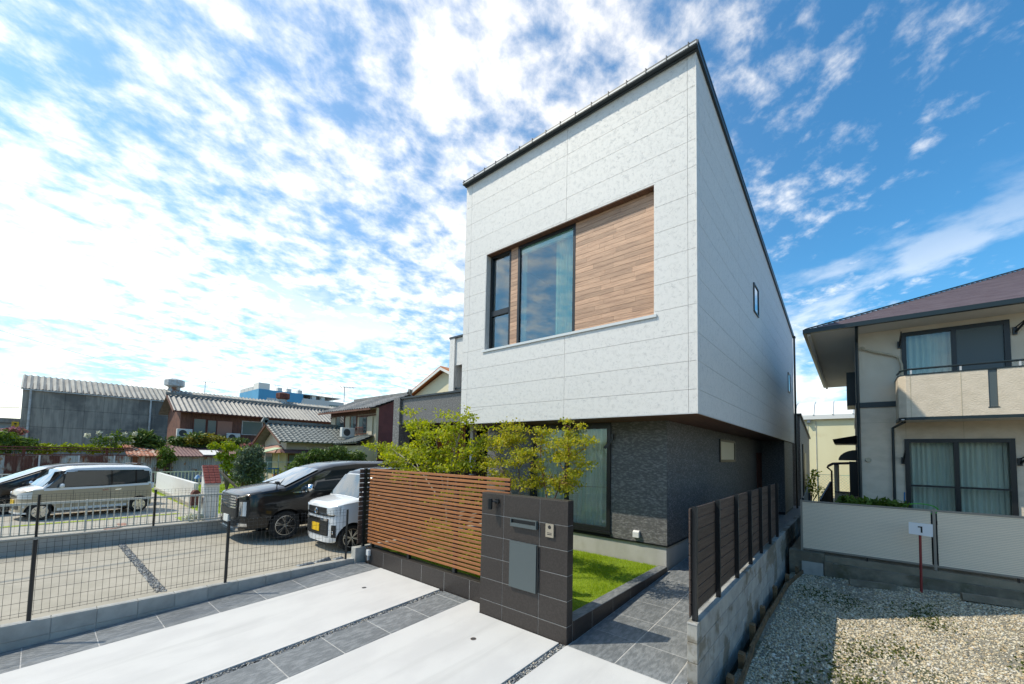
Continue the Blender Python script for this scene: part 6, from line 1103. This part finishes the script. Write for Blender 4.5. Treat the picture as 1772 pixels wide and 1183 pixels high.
# ================================================================== garden trees in front of the house
def garden_tree(name, label, stems, tips, n, size, lm, bark, seed, rad=.30, asp=1.8, extra=0):
    """stems: polylines with radii; tips: leaf sprays hung along the outer half of each branch"""
    g = np.random.default_rng(seed); t = thing(name, label, 'tree', stems[0][0][0]); b = MB()
    for pts, r0 in stems:
        P_ = [Vector(p) for p in pts]; k = len(P_); b.tube(P_, [max(.004, r0*(1-.75*i/(k-1))) for i in range(k)], 7)
    for a, c in tips:
        a, c = Vector(a), Vector(c); m_ = a.lerp(c, .5)+Vector((g.normal()*.05, g.normal()*.05, .04)); b.tube([a, m_, c], [.011, .007, .003], 5)
        for k in range(5):
            p = a.lerp(c, .35+.13*k); q = p+Vector((g.normal()*.2, g.normal()*.2, abs(g.normal())*.14)); b.tube([p, q], [.004, .0015], 4)
    b.build('trunk', bark, t, smooth=60); C_ = []; Rr = []
    for a, c in tips:
        a, c = Vector(a), Vector(c); Ln = (c-a).length
        for k in range(int(5+Ln*7)):
            u = .25+.80*g.random(); p = a.lerp(c, u); C_.append((p.x+g.normal()*.11, p.y+g.normal()*.13, p.z+g.normal()*.07+.02)); r = rad*(.38+.5*g.random()); Rr.append((r, r, r*.45))
    foliage('crown', C_, Rr, n, size, lm, t, seed+1, asp, .5, .05); return t
A0 = (-6.38, 5.55, .2)
garden_tree('ash_tree', 'feathery light green tree with pale trunk behind the slat screen', [([A0, (-6.36, 5.5, 1.2), (-6.35, 5.5, 1.75), (-6.12, 5.5, 2.42), (-5.95, 5.48, 2.85)], .030), ([(-6.37, 5.53, .9), (-6.55, 5.5, 1.75), (-7.1, 5.55, 2.45), (-7.45, 5.5, 2.9)], .022), ([(-6.36, 5.5, 1.1), (-7.0, 5.35, 1.8), (-7.7, 5.4, 2.1), (-8.2, 5.45, 2.3)], .018), ([(-6.36, 5.5, 1.45), (-5.95, 5.7, 2.0), (-5.6, 5.75, 2.5)], .015)],
    [((-6.05, 5.5, 2.55), (-5.82, 5.5, 3.15)), ((-6.1, 5.5, 2.4), (-6.35, 5.3, 3.0)), ((-7.2, 5.55, 2.5), (-7.72, 5.5, 3.22)), ((-7.1, 5.5, 2.4), (-7.2, 5.3, 2.95)), ((-7.1, 5.5, 2.4), (-7.75, 5.7, 2.75)), ((-7.7, 5.4, 2.1), (-8.85, 5.5, 2.42)), ((-7.4, 5.4, 2.0), (-8.2, 5.2, 2.0)), ((-7.2, 5.4, 1.9), (-7.9, 5.6, 2.35)), ((-6.7, 5.5, 1.95), (-7.0, 5.2, 2.3)), ((-6.5, 5.5, 1.8), (-6.6, 5.75, 2.4)), ((-5.9, 5.7, 2.1), (-5.45, 5.8, 2.75)), ((-6.2, 5.5, 2.1), (-5.7, 5.4, 2.3)), ((-6.3, 5.5, 1.9), (-6.0, 5.3, 1.95)), ((-6.9, 5.4, 1.75), (-7.5, 5.2, 1.75)), ((-6.4, 5.5, 1.3), (-6.9, 5.7, 1.2)), ((-6.3, 5.5, 1.3), (-5.8, 5.7, 1.5)), ((-6.7, 5.5, 2.0), (-6.75, 5.4, 2.75)), ((-6.3, 5.5, 2.0), (-5.55, 5.6, 2.05)), ((-6.9, 5.45, 1.8), (-7.3, 5.6, 2.1)), ((-7.6, 5.4, 2.05), (-8.5, 5.6, 2.15)), ((-6.2, 5.5, 2.3), (-6.5, 5.6, 2.65))], 7000, .036, 'leaf_ash', 'bark_pale', 60, .34, 2.1)
garden_tree('maple_tree', 'yellow-green maple clump between the screen and the glass door', [([(-4.75, 5.75, .2), (-4.85, 5.7, 1.2), (-5.0, 5.7, 1.9), (-5.25, 5.7, 2.5)], .020), ([(-4.7, 5.75, .2), (-4.6, 5.7, 1.4), (-4.65, 5.7, 2.1), (-4.75, 5.7, 2.6)], .018)],
    [((-5.1, 5.7, 2.1), (-5.42, 5.7, 2.72)), ((-5.0, 5.7, 1.9), (-5.55, 5.6, 2.2)), ((-4.95, 5.7, 1.7), (-5.35, 5.8, 1.8)), ((-4.7, 5.7, 2.2), (-4.72, 5.7, 2.78)), ((-4.65, 5.7, 2.0), (-4.35, 5.6, 2.35)), ((-4.65, 5.7, 2.1), (-5.0, 5.6, 2.55)), ((-4.62, 5.7, 1.6), (-4.3, 5.7, 1.75)), ((-4.7, 5.7, 1.6), (-5.0, 5.5, 2.0)), ((-4.8, 5.7, 1.3), (-5.2, 5.7, 1.4))], 5400, .032, 'leaf_maple', 'bark', 62, .32, 1.25)
garden_tree('maple_tree', 'small maple with reddish stems just behind the tiled pillar', [([(-3.95, 5.65, .2), (-3.9, 5.62, 1.3), (-4.05, 5.62, 1.9), (-4.1, 5.6, 2.4)], .016), ([(-3.85, 5.65, .2), (-3.8, 5.6, 1.5), (-3.58, 5.6, 2.0), (-3.45, 5.6, 2.5)], .016)],
    [((-4.08, 5.6, 2.1), (-4.02, 5.6, 2.72)), ((-4.0, 5.6, 1.9), (-4.3, 5.5, 2.15)), ((-3.98, 5.6, 1.7), (-4.2, 5.7, 1.75)), ((-3.55, 5.6, 2.1), (-3.5, 5.6, 2.82)), ((-3.5, 5.6, 2.2), (-3.2, 5.6, 2.5)), ((-3.6, 5.6, 1.9), (-3.28, 5.55, 2.1)), ((-3.65, 5.6, 1.8), (-3.45, 5.7, 1.75)), ((-3.7, 5.6, 1.7), (-3.85, 5.5, 1.9)), ((-3.6, 5.6, 2.0), (-3.8, 5.6, 2.35))], 4600, .032, 'leaf_maple', 'bark_red', 64, .29, 1.25)
plant('garden_shrub', 'low green shrub behind the slat screen', 'shrub', (-5.6, 5.3, .22), [(0, 0, .35, .35, .3), (.7, .1, .3, .3, .25), (-.9, .1, .4, .35, .3)], 1400, .05, 'leaf_ash', 66, stem=False)
